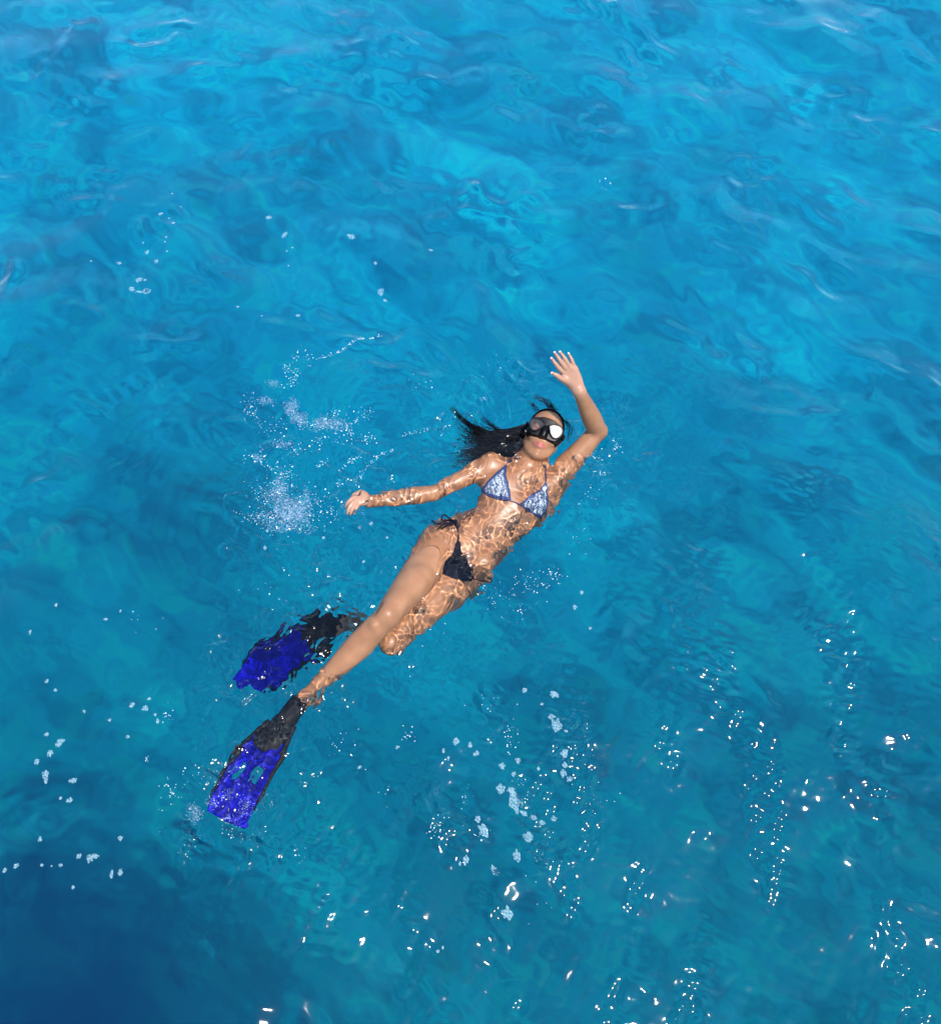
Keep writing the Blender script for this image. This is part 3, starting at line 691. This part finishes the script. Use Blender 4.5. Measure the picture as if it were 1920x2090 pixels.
for a_, b_ in zip(outl, np.roll(outl, -1, 0)):
    ab = b_-a_; t = np.clip(((UU-a_[0])*ab[0]+(VV-a_[1])*ab[1])/(ab@ab+1e-12), 0, 1); dist = np.minimum(dist, np.hypot(UU-a_[0]-t*ab[0], VV-a_[1]-t*ab[1]))
ins = inside(outl, UU, VV); dist = np.where(ins, dist, 0)
sw = np.clip(dist/.014, 0, 1); sw = sw*sw*(3-2*sw)
Wv = .056-4.0*UU**2+(.036+2.4*UU**2)*sw
nose = np.exp(-(UU/.0125)**4)*np.clip((.012-VV)/.03, 0, 1)*np.clip((VV+.050)/.010, 0, 1); Wv += .018*nose
hole = inside(lens, UU, VV) | inside(lens_l, UU, VV)
use = ins & ~hole
idx = np.full(UU.shape, -1); idx[use] = np.arange(use.sum())
q = np.stack([idx[:-1, :-1], idx[:-1, 1:], idx[1:, 1:], idx[1:, :-1]], -1).reshape(-1, 4); q = q[(q >= 0).all(1)]
def hloc(u, v, w): return HC+(np.multiply.outer(u, HR)+np.multiply.outer(np.asarray(v)+MC, HU)+np.multiply.outer(w, HF))*HS
Vk = hloc(UU[use], VV[use], Wv[use]); V2, Q2 = sheet(Vk, q, np.tile(HF, (len(Vk), 1)), .0025); mb = MB(); mb.add(V2, Q2); place(mb, 'skirt', rubber, mask_t)
view_l = unit(CAMP-hd(.04, .01, .1)); half_v = unit(view_l+np.array(sun_dir)); 
hv = np.array([half_v@HR, half_v@HU, half_v@HF]); print('lens normal in mask frame', hv)
for sgn, poly, nl in ((1, lens, hv), (-1, lens_l, np.array([-max(.12, hv[0]), hv[1]+.05, hv[2]]))):
    c_ = poly.mean(0); nl = nl/nl[2]
    def wl(p, up=0): return .0935+up-(p[:, 0]-c_[0])*nl[0]*1.0-(p[:, 1]-c_[1])*nl[1]*1.0
    ring = hloc(poly[:, 0], poly[:, 1], wl(poly))
    mb = MB(); rr = np.vstack([ring, ring[:2]])
    V_, Q_, T_ = tube(rr, [.0036]*2, 8, len(rr)); mb.add(V_, Q_); 
    # inner wall down into the skirt
    lowr = hloc(poly[:, 0], poly[:, 1], np.minimum(wl(poly)-.002, .058-4.2*poly[:, 0]**2+.018))
    n_ = len(poly); ii = np.arange(n_); jj = (ii+1) % n_; mb.add(np.vstack([ring, lowr]), np.stack([ii, jj, jj+n_, ii+n_], 1))
    fr = place(mb, 'lens_frame', frame_m, mask_t)
    cc = hloc(np.array([c_[0]]), np.array([c_[1]]), np.array([.0935])); mb = MB(); top_ = np.vstack([cc+(ring-cc)*.93, cc]); nrm_ = unit(HR*nl[0]+HU*nl[1]+HF)
    tri = np.stack([ii, jj, np.full(n_, n_)], 1); V2, Q2 = sheet(top_, tri, np.tile(nrm_, (n_+1, 1)), .0015)if False else (top_+nrm_*.0012, tri)
    mb.add(V2, None, Q2); place(mb, 'lens', lens_m, fr) if False else place(mb, 'lens', lens_m, mask_t)
    mb = MB(); V_, F_ = blobs([hd(sgn*.077, .008, .040)], [.008], V0=ICO2_V, F0=ICO2_F); mb.add(V_, None, F_); place(mb, 'buckle', frame_m, mask_t)
aa = np.linspace(-.22, math.pi+.22, 30); mb = MB()
for dv in (-.006, 0, .006):
    mb.tube(np.array([hd(math.cos(t)*.083, .010+dv+.01*math.sin(t), .028-math.sin(t)*.125) for t in aa]), [.0042]*2, 6, 30)
place(mb, 'strap', rubber, mask_t)
# eyes seen through the glass
em = principled('eye_lash', (.02, .012, .01), .6)
for s_ in (-1, 1):
    mb = MB(); mb.tube([hd(s_*.017, .008, .070), hd(s_*.030, .004, .0755), hd(s_*.044, .009, .068)], [.0009, .0016, .0009], 6, 10); place(mb, 'eyelid', em, person)
    mb = MB(); mb.tube([hd(s_*.014, .030, .080), hd(s_*.030, .036, .079), hd(s_*.048, .029, .068)], [.0016, .0024, .001], 6, 10); place(mb, 'eyebrow', em, person)

# ------------------------------------------------------------------ swim fins
blue = principled('blue_fin_plastic', (.002, .002, .5), .55, Specular_IOR_Level=.12); noise_col(blue, (.0, .0, .15), (.0, .0, .24), 9)
fin_black = principled('black_fin_rubber', (.012, .013, .015), .6, Specular_IOR_Level=.12); noise_col(fin_black, (.003, .0035, .005), (.010, .011, .013), 22, extra_bump=.4, bscale=45)
def make_fin(name, label, L_px, R_px, zfun, pocket, slots, s_blade):
    """L_px/R_px: outline down both edges heel to tip, pocket: centre line with widths"""
    nL = 60; Lp = catmull(np.array(L_px, float), nL); Rp = catmull(np.array(R_px, float), nL)
    def pt(s, t):
        k = s*(nL-1); a_ = int(min(k, nL-2)); f_ = k-a_; l = Lp[a_]*(1-f_)+Lp[a_+1]*f_; r = Rp[a_]*(1-f_)+Rp[a_+1]*f_; p = l*(1-t)+r*t
        return P(p[0], p[1], zfun(s, t))
    c0 = pt(.02, .5); t_ = thing(name, [c0[0], c0[1], c0[2]], label, 'swim fin', 'pair of swim fins')
    # blade
    rows, cols = 64, 26; ss = np.linspace(s_blade, 1, rows); ts = np.linspace(.045, .955, cols)
    V = np.array([[pt(s+.018*math.sin(math.pi*t)*(s > .97), t) for t in ts] for s in ss]).reshape(-1, 3)
    # ridges lengthwise
    V = V.reshape(rows, cols, 3); V[:, :, 2] += .0011*np.cos(np.linspace(0, 6*math.pi, cols))[None]; V = V.reshape(-1, 3)
    i = np.arange(rows*cols).reshape(rows, cols); cs = (ss[:-1]+ss[1:])/2; ct = (ts[:-1]+ts[1:])/2
    ok = np.ones((rows-1, cols-1), bool)
    for s0, s1, t0, t1 in slots:
        ok &= ~((((cs[:, None]-(s0+s1)/2)/((s1-s0)/2))**2+((ct[None]-(t0+t1)/2)/((t1-t0)/2))**4) < 1)
    # swallow cut where the pocket bites into the blade
    ok &= ~((cs[:, None] < s_blade+.11*np.sin(math.pi*np.clip((ct[None]-.12)/.76, 0, 1))))
    q = np.stack([i[:-1, :-1], i[1:, :-1], i[1:, 1:], i[:-1, 1:]], -1)[ok]
    V2, Q2 = sheet(V, q, np.tile([0, 0, 1.], (len(V), 1)), .004)
    mb = MB(); mb.add(V2, Q2); place(mb, 'blade', blue, t_)
    # side rails
    for tt in (.02, .98):
        mb = MB(); mb.tube([pt(s, tt)+np.array([0, 0, .002]) for s in np.linspace(.22, .93, 30)], [.009, .0085, .0075, .0055, .003], 8, 40); place(mb, 'side_rail', fin_black, t_)
    # foot pocket
    nP = 26; ring_n = 18; V = []; an = np.linspace(0, 2*math.pi, ring_n, endpoint=False)
    for j, s in enumerate(np.linspace(.0, s_blade+.105, nP)):
        f_ = j/(nP-1); a_, c_, b_ = pt(s, .0), pt(s, .5), pt(s, 1.)
        hw = np.linalg.norm(b_-a_)/2*np.interp(f_, [0, .3, .75, .92, 1], [.95, .98, .92, .70, .30]); ht = np.interp(f_, [0, .15, .5, .85, 1], [.030, .034, .028, .016, .006]); sd = unit(b_-a_)
        upv = np.array([0, 0, 1.]); c_ = c_+upv*(-.006)
        V.append(c_+np.multiply.outer(np.cos(an)*hw, sd)+np.multiply.outer(np.sin(an)*ht, upv))
    V = np.array(V).reshape(-1, 3); i = np.arange(nP*ring_n).reshape(nP, ring_n); nx2 = np.roll(i, -1, 1)
    q = np.stack([i[:-1], i[1:], nx2[1:], nx2[:-1]], -1).reshape(-1, 4); mb = MB(); n0 = len(V); V = np.vstack([V, V[-ring_n:].mean(0)])
    mb.add(V, q, np.stack([i[-1], np.full(ring_n, n0), nx2[-1]], -1)); 
    pk = place(mb, 'foot_pocket', fin_black, t_)
    mb = MB(); rim = V[:ring_n]; mb.tube(np.vstack([rim, rim[:2]]), [.0042]*2, 6, 34); place(mb, 'pocket_rim', fin_black, t_)
    return t_
f1L = [(595, 1420), (566, 1457), (543, 1478), (520, 1494), (491, 1523), (465, 1560), (443, 1592), (428, 1626), (421, 1655)]
f1R = [(621, 1440), (613, 1462), (597, 1490), (587, 1515), (578, 1548), (562, 1574), (547, 1602), (532, 1634), (510, 1678)]
f1L[-1] = (420, 1652); f1R[-1] = (508, 1688)
make_fin('swim_fin', 'blue and black swim fin with two vent slots, stretched out at the lower left', f1L, f1R,
         lambda s, t: -.055+.035*s, None, [(.60, .735, .24, .38), (.62, .75, .61, .75)], .38)
f2L = [(722, 1244), (690, 1250), (650, 1256), (612, 1268), (570, 1294), (529, 1316), (503, 1342), (478, 1384)]
f2R = [(712, 1283), (690, 1292), (668, 1316), (650, 1334), (625, 1352), (598, 1378), (572, 1402), (545, 1418)]
make_fin('swim_fin', 'deeper blue and black swim fin, blurred by ripples behind the outstretched leg', f2L, f2R,
         lambda s, t: -.275+.19*s**1.2-.03*t*(1-s), None, [], .38)
print('fins', time.time()-T0)

# ------------------------------------------------------------------ foam, bubbles, drops
def see_through(m, fac):
    nt = m.node_tree; b = nt.nodes['Principled BSDF']; o_ = [n for n in nt.nodes if n.type == 'OUTPUT_MATERIAL'][0]
    t_ = nt.nodes.new('ShaderNodeBsdfTransparent'); x_ = nt.nodes.new('ShaderNodeMixShader'); x_.inputs[0].default_value = fac
    nt.links.new(b.outputs[0], x_.inputs[1]); nt.links.new(t_.outputs[0], x_.inputs[2]); nt.links.new(x_.outputs[0], o_.inputs[0])
fm = principled('foam_white', (.42, .62, .68), .35, Specular_IOR_Level=.5); see_through(fm, .66)
film = principled('foam_film', (.28, .50, .58), .5, Specular_IOR_Level=.2); see_through(film, .80)
drop_m = principled('drop_white', (.55, .80, .84), .2, Specular_IOR_Level=.6)
bub = principled('bubble_white', (.55, .70, .88), .3); see_through(bub, .55)
def wz(x, y): return water_z(np.atleast_1d(np.asarray(x, float)), np.atleast_1d(np.asarray(y, float)))
def foam_pts(px, py, rx, ry, ang=0, dens=1.0, seed=0):
    """bubbles packed inside an uneven outline around a picture-measured centre; radii in picture pixels"""
    r_ = np.random.default_rng(seed+int(px*7+py)); c = P(px, py, 0); sc = np.linalg.norm(c-CAMP)/F
    rx_, ry_ = rx*sc, ry*sc/.85; rx_ *= .76; ry_ *= .76; n = int(min(900, 14+rx*ry*2.0*dens))
    ph = r_.uniform(0, 6.28, 5); am = r_.uniform(.1, .28, 5)
    u_ = np.sqrt(r_.uniform(0, 1, n)); t = r_.uniform(0, 6.28, n); o = 1+sum(am[k]*np.sin((k+2)*t+ph[k]) for k in range(5))*.5
    x = u_*np.cos(t)*o*rx_; y = u_*np.sin(t)*o*ry_; ca, sa = math.cos(ang), math.sin(ang)
    X_ = c[0]+x*ca-y*sa; Y_ = c[1]+x*sa+y*ca
    hole = np.sin(X_*620+ph[0])+np.sin(Y_*560+ph[1])+np.sin((X_+Y_)*430+ph[2]); kp = (hole > -.35) | (r_.uniform(0, 1, n) < .12); kp[:6] = True; X_, Y_ = X_[kp], Y_[kp]; n = len(X_)
    rad = np.clip(r_.lognormal(math.log(.00125), .35, n), .0007, .0034)
    tt = np.linspace(0, 2*math.pi, 28, endpoint=False); oo = 1+sum(am[k]*np.sin((k+2)*tt+ph[k]) for k in range(5))*.5
    fx = [c[0]]; fy = [c[1]]
    for q_ in (.45, .8, 1.03):
        x = q_*np.cos(tt)*oo*rx_; y = q_*np.sin(tt)*oo*ry_; fx += list(c[0]+x*ca-y*sa); fy += list(c[1]+x*sa+y*ca)
    fx = np.array(fx); fy = np.array(fy); i_ = np.arange(28); j_ = (i_+1) % 28; T = [np.stack([i_*0, i_+1, j_+1], 1)]
    for q_ in (0, 1): a0 = 1+q_*28; T += [np.stack([a0+i_, a0+28+i_, a0+28+j_], 1), np.stack([a0+i_, a0+28+j_, a0+j_], 1)]
    return X_, Y_, rad, np.stack([fx, fy, wz(fx, fy)+.0009], 1), np.vstack(T)
def foam_mesh(name, specs, mat, parent_label=None, **tag):
    Xs, Ys, Rs = [], [], []; FV = []; FF = []; nfv = 0
    for sp_ in specs:
        a_, b_, c_, fv, ff = foam_pts(*sp_); Xs.append(a_); Ys.append(b_); Rs.append(c_[:len(a_)]); FV.append(fv); FF.append(ff+nfv); nfv += len(fv)
    X_ = np.concatenate(Xs); Y_ = np.concatenate(Ys); R_ = np.concatenate(Rs); Z_ = wz(X_, Y_)
    V_, F_ = blobs(np.stack([X_, Y_, Z_+R_*.25], 1), R_*1.1, (1, 1, .7), OCT_V, OCT_F); nb = len(V_); V_ = np.vstack([V_]+FV); F_ = np.vstack([F_]+[f+nb for f in FF])
    c = [X_.mean(), Y_.mean(), 0]; o = mesh_np(name, V_, F_, mat, off=c)
    o.data.materials.append(film); mi = np.zeros(len(o.data.polygons), np.int32); mi[-sum(len(f) for f in FF):] = 1; o.data.polygons.foreach_set('material_index', mi)
    for k_, v_ in tag.items(): o[k_] = v_
    return o
BM = lambda x, y: (700+x/2.875, 1390+y/2.875)
BLc = lambda x, y: (x/2.64, 1390+y/2.64)
TL = lambda x, y: (x/2.64, y/2.64)
G1 = 'patches of white foam drifting on the water'
big = [
 ([(*BM(1010, 700), 15, 24, .2), (*BM(925, 630), 11, 10), (*BM(985, 635), 9, 6), (*BM(1060, 770), 10, 5, -.5)], 'largest foam patch, long and tapering, below the swimmer towards the bottom'),
 ([(*BM(1250, 265), 12, 17, .3), (*BM(1222, 212), 10, 5, .2), (*BM(1305, 303), 4, 4)], 'hook shaped foam patch below the right side of the swimmer'),
 ([(*BM(1240, 75), 11, 8, -.2)], 'oval foam patch just above the hook shaped one'),
 ([(*BM(965, 1360), 12, 13)], 'round foam patch lowest in the bottom middle of the water'),
 ([(*BM(1085, 915), 11, 12, .4)], 'bright rounded foam patch right of the foam streak near the bottom'),
 ([(*BM(825, 880), 9, 16, .5), (*BM(790, 815), 7, 7)], 'slanting foam streak left of the bright rounded foam patch'),
 ([(*BM(1020, 1025), 8, 13, .1)], 'upright oval foam patch below the bright rounded foam patch'),
 ([(*BM(1295, 437), 9, 9)], 'round foam patch below the hook shaped foam patch'),
 ([(*BM(1290, 545), 7, 8), (*BM(1328, 578), 7, 6)], 'double foam patch like a figure eight, at the lower right of a round one'),
 ([(*TL(785, 1560), 12, 7), (*TL(708, 1550), 7, 6), (*TL(745, 1563), 8, 3)], 'dumbbell shaped foam patch in the upper left water'),
 ([(*TL(745, 1493), 9, 6, .3), (*TL(778, 1497), 5, 2.5)], 'small curved foam patch just above the dumbbell shaped one'),
 ([(*TL(1530, 1244), 5.5, 9, -.5)], 'slanting oval foam patch in the upper left, left of centre'),
 ([(*TL(1443, 1148), 8, 5, -.2)], 'flat oval foam patch above the slanting oval one'),
 ([(717, 488, 12, 6, -.8)], 'narrow foam patch above and left of the swimmer, slanting down to the right'),
 ([(*BLc(400, 543), 9, 6, .1)], 'wide oval foam patch left of the stretched swim fin'),
 ([(*BLc(250, 510), 7, 10, .1), (*BLc(258, 545), 4, 6)], 'pear shaped foam patch far left of the stretched swim fin'),
 ([(*BLc(325, 335), 7, 11, -.6), (*BLc(272, 390), 7, 7)], 'long foam patch topmost of those left of the stretched swim fin'),
 ([(*BLc(480, 950), 8, 8, -.5), (*BLc(510, 940), 9, 5)], 'ragged foam patch at the edge of the dark lower left corner'),
]
for specs, lab in big:
    foam_mesh('foam_patch', specs, fm, label=lab, category='foam', group=G1)
small = [(*BLc(417, 935), 6, 5), (*TL(868, 1155), 6, 3.4, .6), (*TL(938, 1210), 3.5, 3.5), (*TL(790, 1348), 5, 5), (*TL(637, 1398), 4.6, 4.6), (*TL(842, 1405), 5.5, 5), (*TL(897, 1282), 3, 2),
 (*TL(893, 1309), 2.4, 2), (*TL(1573, 1315), 2, 2), (*TL(1541, 1333), 2.4, 1.6), (*TL(1284, 1657), 3.6, 2), (*TL(1606, 1702), 5, 4), (*TL(912, 1176), 2, 2), (*TL(1551, 1416), 2, 1.6),
 (*TL(928, 1037), 1.6, 1.6), (*TL(978, 1117), 1.6, 1.6), (*TL(497, 1418), 2, 2), (*TL(1412, 1706), 2, 2), (*TL(772, 1305), 1.6, 1.6), (*TL(902, 1360), 2, 2),
 (767, 545, 4, 5, .3), (777, 597, 7, 9, .4), (786, 612, 6, 3, -.7), (879, 515, 6, 3, -.2), (*BM(1065, 50), 6, 6), (*BM(1168, 133), 4, 3), (*BM(662, 362), 7, 9), (*BM(745, 382), 5, 6), (*BM(780, 430), 8, 5, .4),
 (*BM(1025, 468), 6, 6), (*BM(932, 498), 7, 7), (*BM(1145, 517), 4, 4), (*BM(1000, 545), 5, 5), (*BM(1115, 800), 9, 7), (*BM(1168, 828), 7, 5), (*BM(1237, 803), 6, 8),
 (*BM(720, 1050), 7, 9), (*BM(685, 1075), 3, 4), (*BM(1193, 1070), 4, 4), (*BM(890, 1110), 7, 12, .5), (*BM(100, 515), 6, 3, .5), (*BM(320, 395), 5, 3, .4), (*BM(590, 420), 3, 6), (*BM(618, 465), 3, 5), (*BM(555, 1580), 4, 3), (*BM(583, 1560), 2.4, 3),
 (*BLc(200, 435), 6, 6), (*BLc(383, 650), 7, 5), (*BLc(335, 640), 3, 3), (*BLc(723, 137), 5, 5), (*BLc(790, 155), 7, 6), (*BLc(853, 220), 4, 5), (*BLc(840, 185), 3, 3), (*BLc(690, 300), 4.5, 3.5),
 (*BLc(810, 103), 4, 3), (*BLc(211, 847), 4.5, 4.5), (*BLc(649, 847), 5, 5), (*BLc(80, 990), 6, 5), (*BLc(20, 1015), 4, 5), (*BLc(648, 1028), 5, 8), (*BLc(305, 55), 4, 3.5), (*BLc(257, 5), 5, 4), (*BLc(390, 1108), 4, 4), (*BLc(600, 1040), 4, 8),
 (*BLc(220, 985), 4, 3), (*BLc(318, 985), 5, 3), (*BLc(270, 990), 2, 2), (*BLc(595, 215), 3, 3), (*BLc(460, 172), 3, 3),
 (62, 1290, 3, 5), (115, 1235, 3, 4), (245, 1245, 3, 3), (215, 1262, 6, 3), (97, 1500, 5, 4), (1187, 1208, 4, 5), (1173, 1238, 5, 5), (1132, 1415, 7, 5), (1205, 1280, 4, 3), (1152, 1565, 7, 6),
 (270, 1445, 4, 3), (545, 1080, 3, 3), (660, 1095, 4, 3), (735, 1078, 4, 4), (563, 1117, 3, 2), (540, 1115, 4, 5), (742, 1145, 4, 3), (790, 1098, 3, 3), (757, 1067, 5, 4)]
foam_mesh('foam_flecks', small, fm, kind='stuff', label='scattered small white foam flecks on the water', category='foam')

# bubble cloud under the splash by the sculling hand
def cloud(n, parts, zr, r0, seed):
    r_ = np.random.default_rng(seed); C_ = []; wts = np.array([q[4] for q in parts], float); wts /= wts.sum()
    for q, m in zip(parts, (wts*n).astype(int)):
        for k in range(m):
            rr_ = r_.uniform(0, 1)**.62*1.15; tt_ = r_.uniform(0, 6.283); rr_ *= 1+.25*math.sin(3*tt_+q[0])+.2*math.sin(5*tt_+q[1]); x = q[0]+rr_*math.cos(tt_)*q[2]+r_.normal(0, 3); y = q[1]+rr_*math.sin(tt_)*q[3]+r_.normal(0, 3); C_.append(P(x, y, -abs(r_.normal(0, zr))-.003))
    return np.array(C_), np.clip(r_.lognormal(math.log(r0), .35, len(C_)), .0006, .004)
Cx = lambda x, y: (460+x/3.554, 660+y/3.554)
ca, ra = cloud(7500, [(*Cx(440, 1400), 44, 30, 5), (*Cx(500, 1330), 40, 20, 2.4), (*Cx(395, 1190), 13, 26, 1.2), (*Cx(340, 1240), 20, 12, .6), (*Cx(715, 725), 20, 10, 1.6), (*Cx(480, 610), 13, 17, 1.2), (*Cx(545, 690), 13, 12, .9),
   (*Cx(825, 735), 17, 12, .8), (*Cx(285, 555), 16, 6, .5), (*Cx(410, 870), 22, 5, .5), (*Cx(230, 970), 9, 6, .25), (*Cx(590, 1240), 6, 14, .3), (*Cx(350, 430), 12, 6, .3), (*BLc(1050, 715), 13, 16, .7),
   (*BLc(1140, 660), 12, 8, .4), (*BLc(1330, 680), 15, 15, .8), (*BLc(1230, 615), 20, 10, .5), (*BLc(1240, 740), 16, 10, .4), (*Cx(900, 1330), 14, 14, .5)], .035, .00115, 3)
V_, F_ = blobs(ca, ra, V0=OCT_V, F0=OCT_F); o = mesh_np('bubble_cloud', V_, F_, bub, off=ca.mean(0)); o['kind'] = 'stuff'; o['label'] = 'cloud of fine white bubbles under the splash beside the hand'; o['category'] = 'bubbles'; receivers.append(o)

# drops and surface bubbles thrown round the swimmer, strung along arcs and scattered
dr = []; r_ = np.random.default_rng(21)
def arc(pts, n, sp_=3.0):
    c_ = catmull(np.array(pts, float), 200)
    # clumpy: choose stretches
    for k in range(n):
        t = int(np.clip(r_.uniform(0, 200) if r_.uniform() < .35 else 200*((r_.integers(0, 9)+.5)/9)+r_.normal(0, 5), 0, 199)); dr.append((c_[t][0]+r_.normal(0, sp_), c_[t][1]+r_.normal(0, sp_)))
def patch(x, y, rx, ry, n):
    for k in range(n): dr.append((x+r_.normal(0, rx*.6), y+r_.normal(0, ry*.6)))
arc([Cx(680, 260), Cx(840, 190), Cx(960, 120), Cx(1140, 65)], 110, 1.5)
arc([Cx(210, 450), Cx(160, 570), Cx(240, 700), Cx(300, 780)], 60, 8); arc([Cx(440, 340), Cx(520, 400), Cx(440, 460)], 50, 7); arc([Cx(420, 370), Cx(550, 230), Cx(630, 320)], 50, 7)
arc([Cx(450, 620), Cx(560, 710), Cx(700, 740), Cx(830, 730), Cx(920, 800)], 130, 6); arc([Cx(740, 660), Cx(900, 630), Cx(1060, 630)], 36, 6); arc([Cx(930, 720), Cx(960, 680), Cx(1070, 640)], 24, 4)
arc([Cx(350, 870), Cx(500, 900), Cx(640, 880), Cx(700, 820)], 60, 8); arc([Cx(150, 940), Cx(240, 990), Cx(310, 920)], 40, 7); arc([Cx(440, 1100), Cx(490, 1020)], 22, 3)
arc([Cx(820, 1075), Cx(900, 1010), Cx(980, 960)], 40, 2.5); arc([Cx(790, 1165), Cx(930, 1140), Cx(1010, 1060), Cx(1110, 960), Cx(1220, 915)], 90, 3); arc([Cx(670, 1040), Cx(730, 990)], 24, 3)
arc([Cx(960, 810), Cx(1090, 840)], 30, 6); arc([Cx(1280, 800), Cx(1400, 770), Cx(1500, 755), Cx(1640, 740)], 46, 3); arc([Cx(1340, 380), Cx(1500, 470)], 14, 8)
for q in ((440, 1400, 60, 36, 150), (300, 1210, 45, 22, 60), (200, 1400, 25, 12, 40), (640, 1300, 40, 30, 70), (420, 1150, 25, 20, 50), (180, 620, 20, 20, 24), (380, 730, 20, 24, 26), (860, 830, 40, 14, 40), (760, 1390, 30, 20, 30), (350, 1040, 18, 16, 26)):
    patch(*Cx(q[0], q[1]), q[2], q[3], q[4])
for x, y, rx, ry, n in ((1255, 905, 14, 18, 26), (1215, 925, 20, 14, 30), (1010, 1215, 30, 25, 30), (1090, 1190, 40, 25, 60), (1130, 1170, 20, 12, 24), (1060, 1240, 30, 30, 26), (1220, 960, 10, 30, 14), (1205, 1010, 20, 30, 18), (1170, 1100, 30, 30, 16),
        (890, 1300, 40, 40, 8), (1010, 760, 60, 20, 16), (1070, 765, 5, 12, 12), (985, 815, 12, 5, 12), (1240, 380, 12, 9, 14), (700, 1520, 40, 30, 22), (835, 1500, 14, 14, 14), (350, 1620, 20, 40, 36), (420, 1590, 60, 30, 30), (470, 1700, 20, 20, 14), (1040, 1500, 14, 30, 30),
        (1062, 1620, 14, 30, 30), (950, 1630, 8, 22, 24), (890, 1700, 16, 16, 26), (985, 1700, 12, 16, 20), (1010, 1440, 40, 20, 12), (610, 1745, 14, 24, 10), (340, 1460, 10, 16, 14), (300, 1550, 6, 8, 6), (380, 1740, 12, 20, 8), (850, 1340, 60, 60, 6),
        (800, 1620, 60, 60, 10), (560, 1180, 60, 30, 10), (300, 1250, 60, 40, 8), (1100, 1830, 40, 40, 8), (1230, 1620, 60, 60, 10)):
    patch(x, y, rx, ry, n)
dr = np.array(dr); W0 = np.array([P(x, y, 0) for x, y in dr]); zz = wz(W0[:, 0], W0[:, 1]); rad = np.clip(r_.lognormal(math.log(.00115), .42, len(dr)), .0006, .0036)
V_, F_ = blobs(np.stack([W0[:, 0], W0[:, 1], zz+rad*.5], 1), rad, (1, 1, .8))
o = mesh_np('spray_drops', V_, F_, drop_m, off=W0.mean(0)); o['kind'] = 'stuff'; o['label'] = 'fine white drops and bubbles scattered round the splashing swimmer'; o['category'] = 'spray'

for o in receivers: o.cycles.is_caustics_receiver = True
print('done', time.time()-T0, 'tris', sum(len(o.data.loop_triangles) or len(o.data.polygons) for o in S.objects if o.type == 'MESH'))
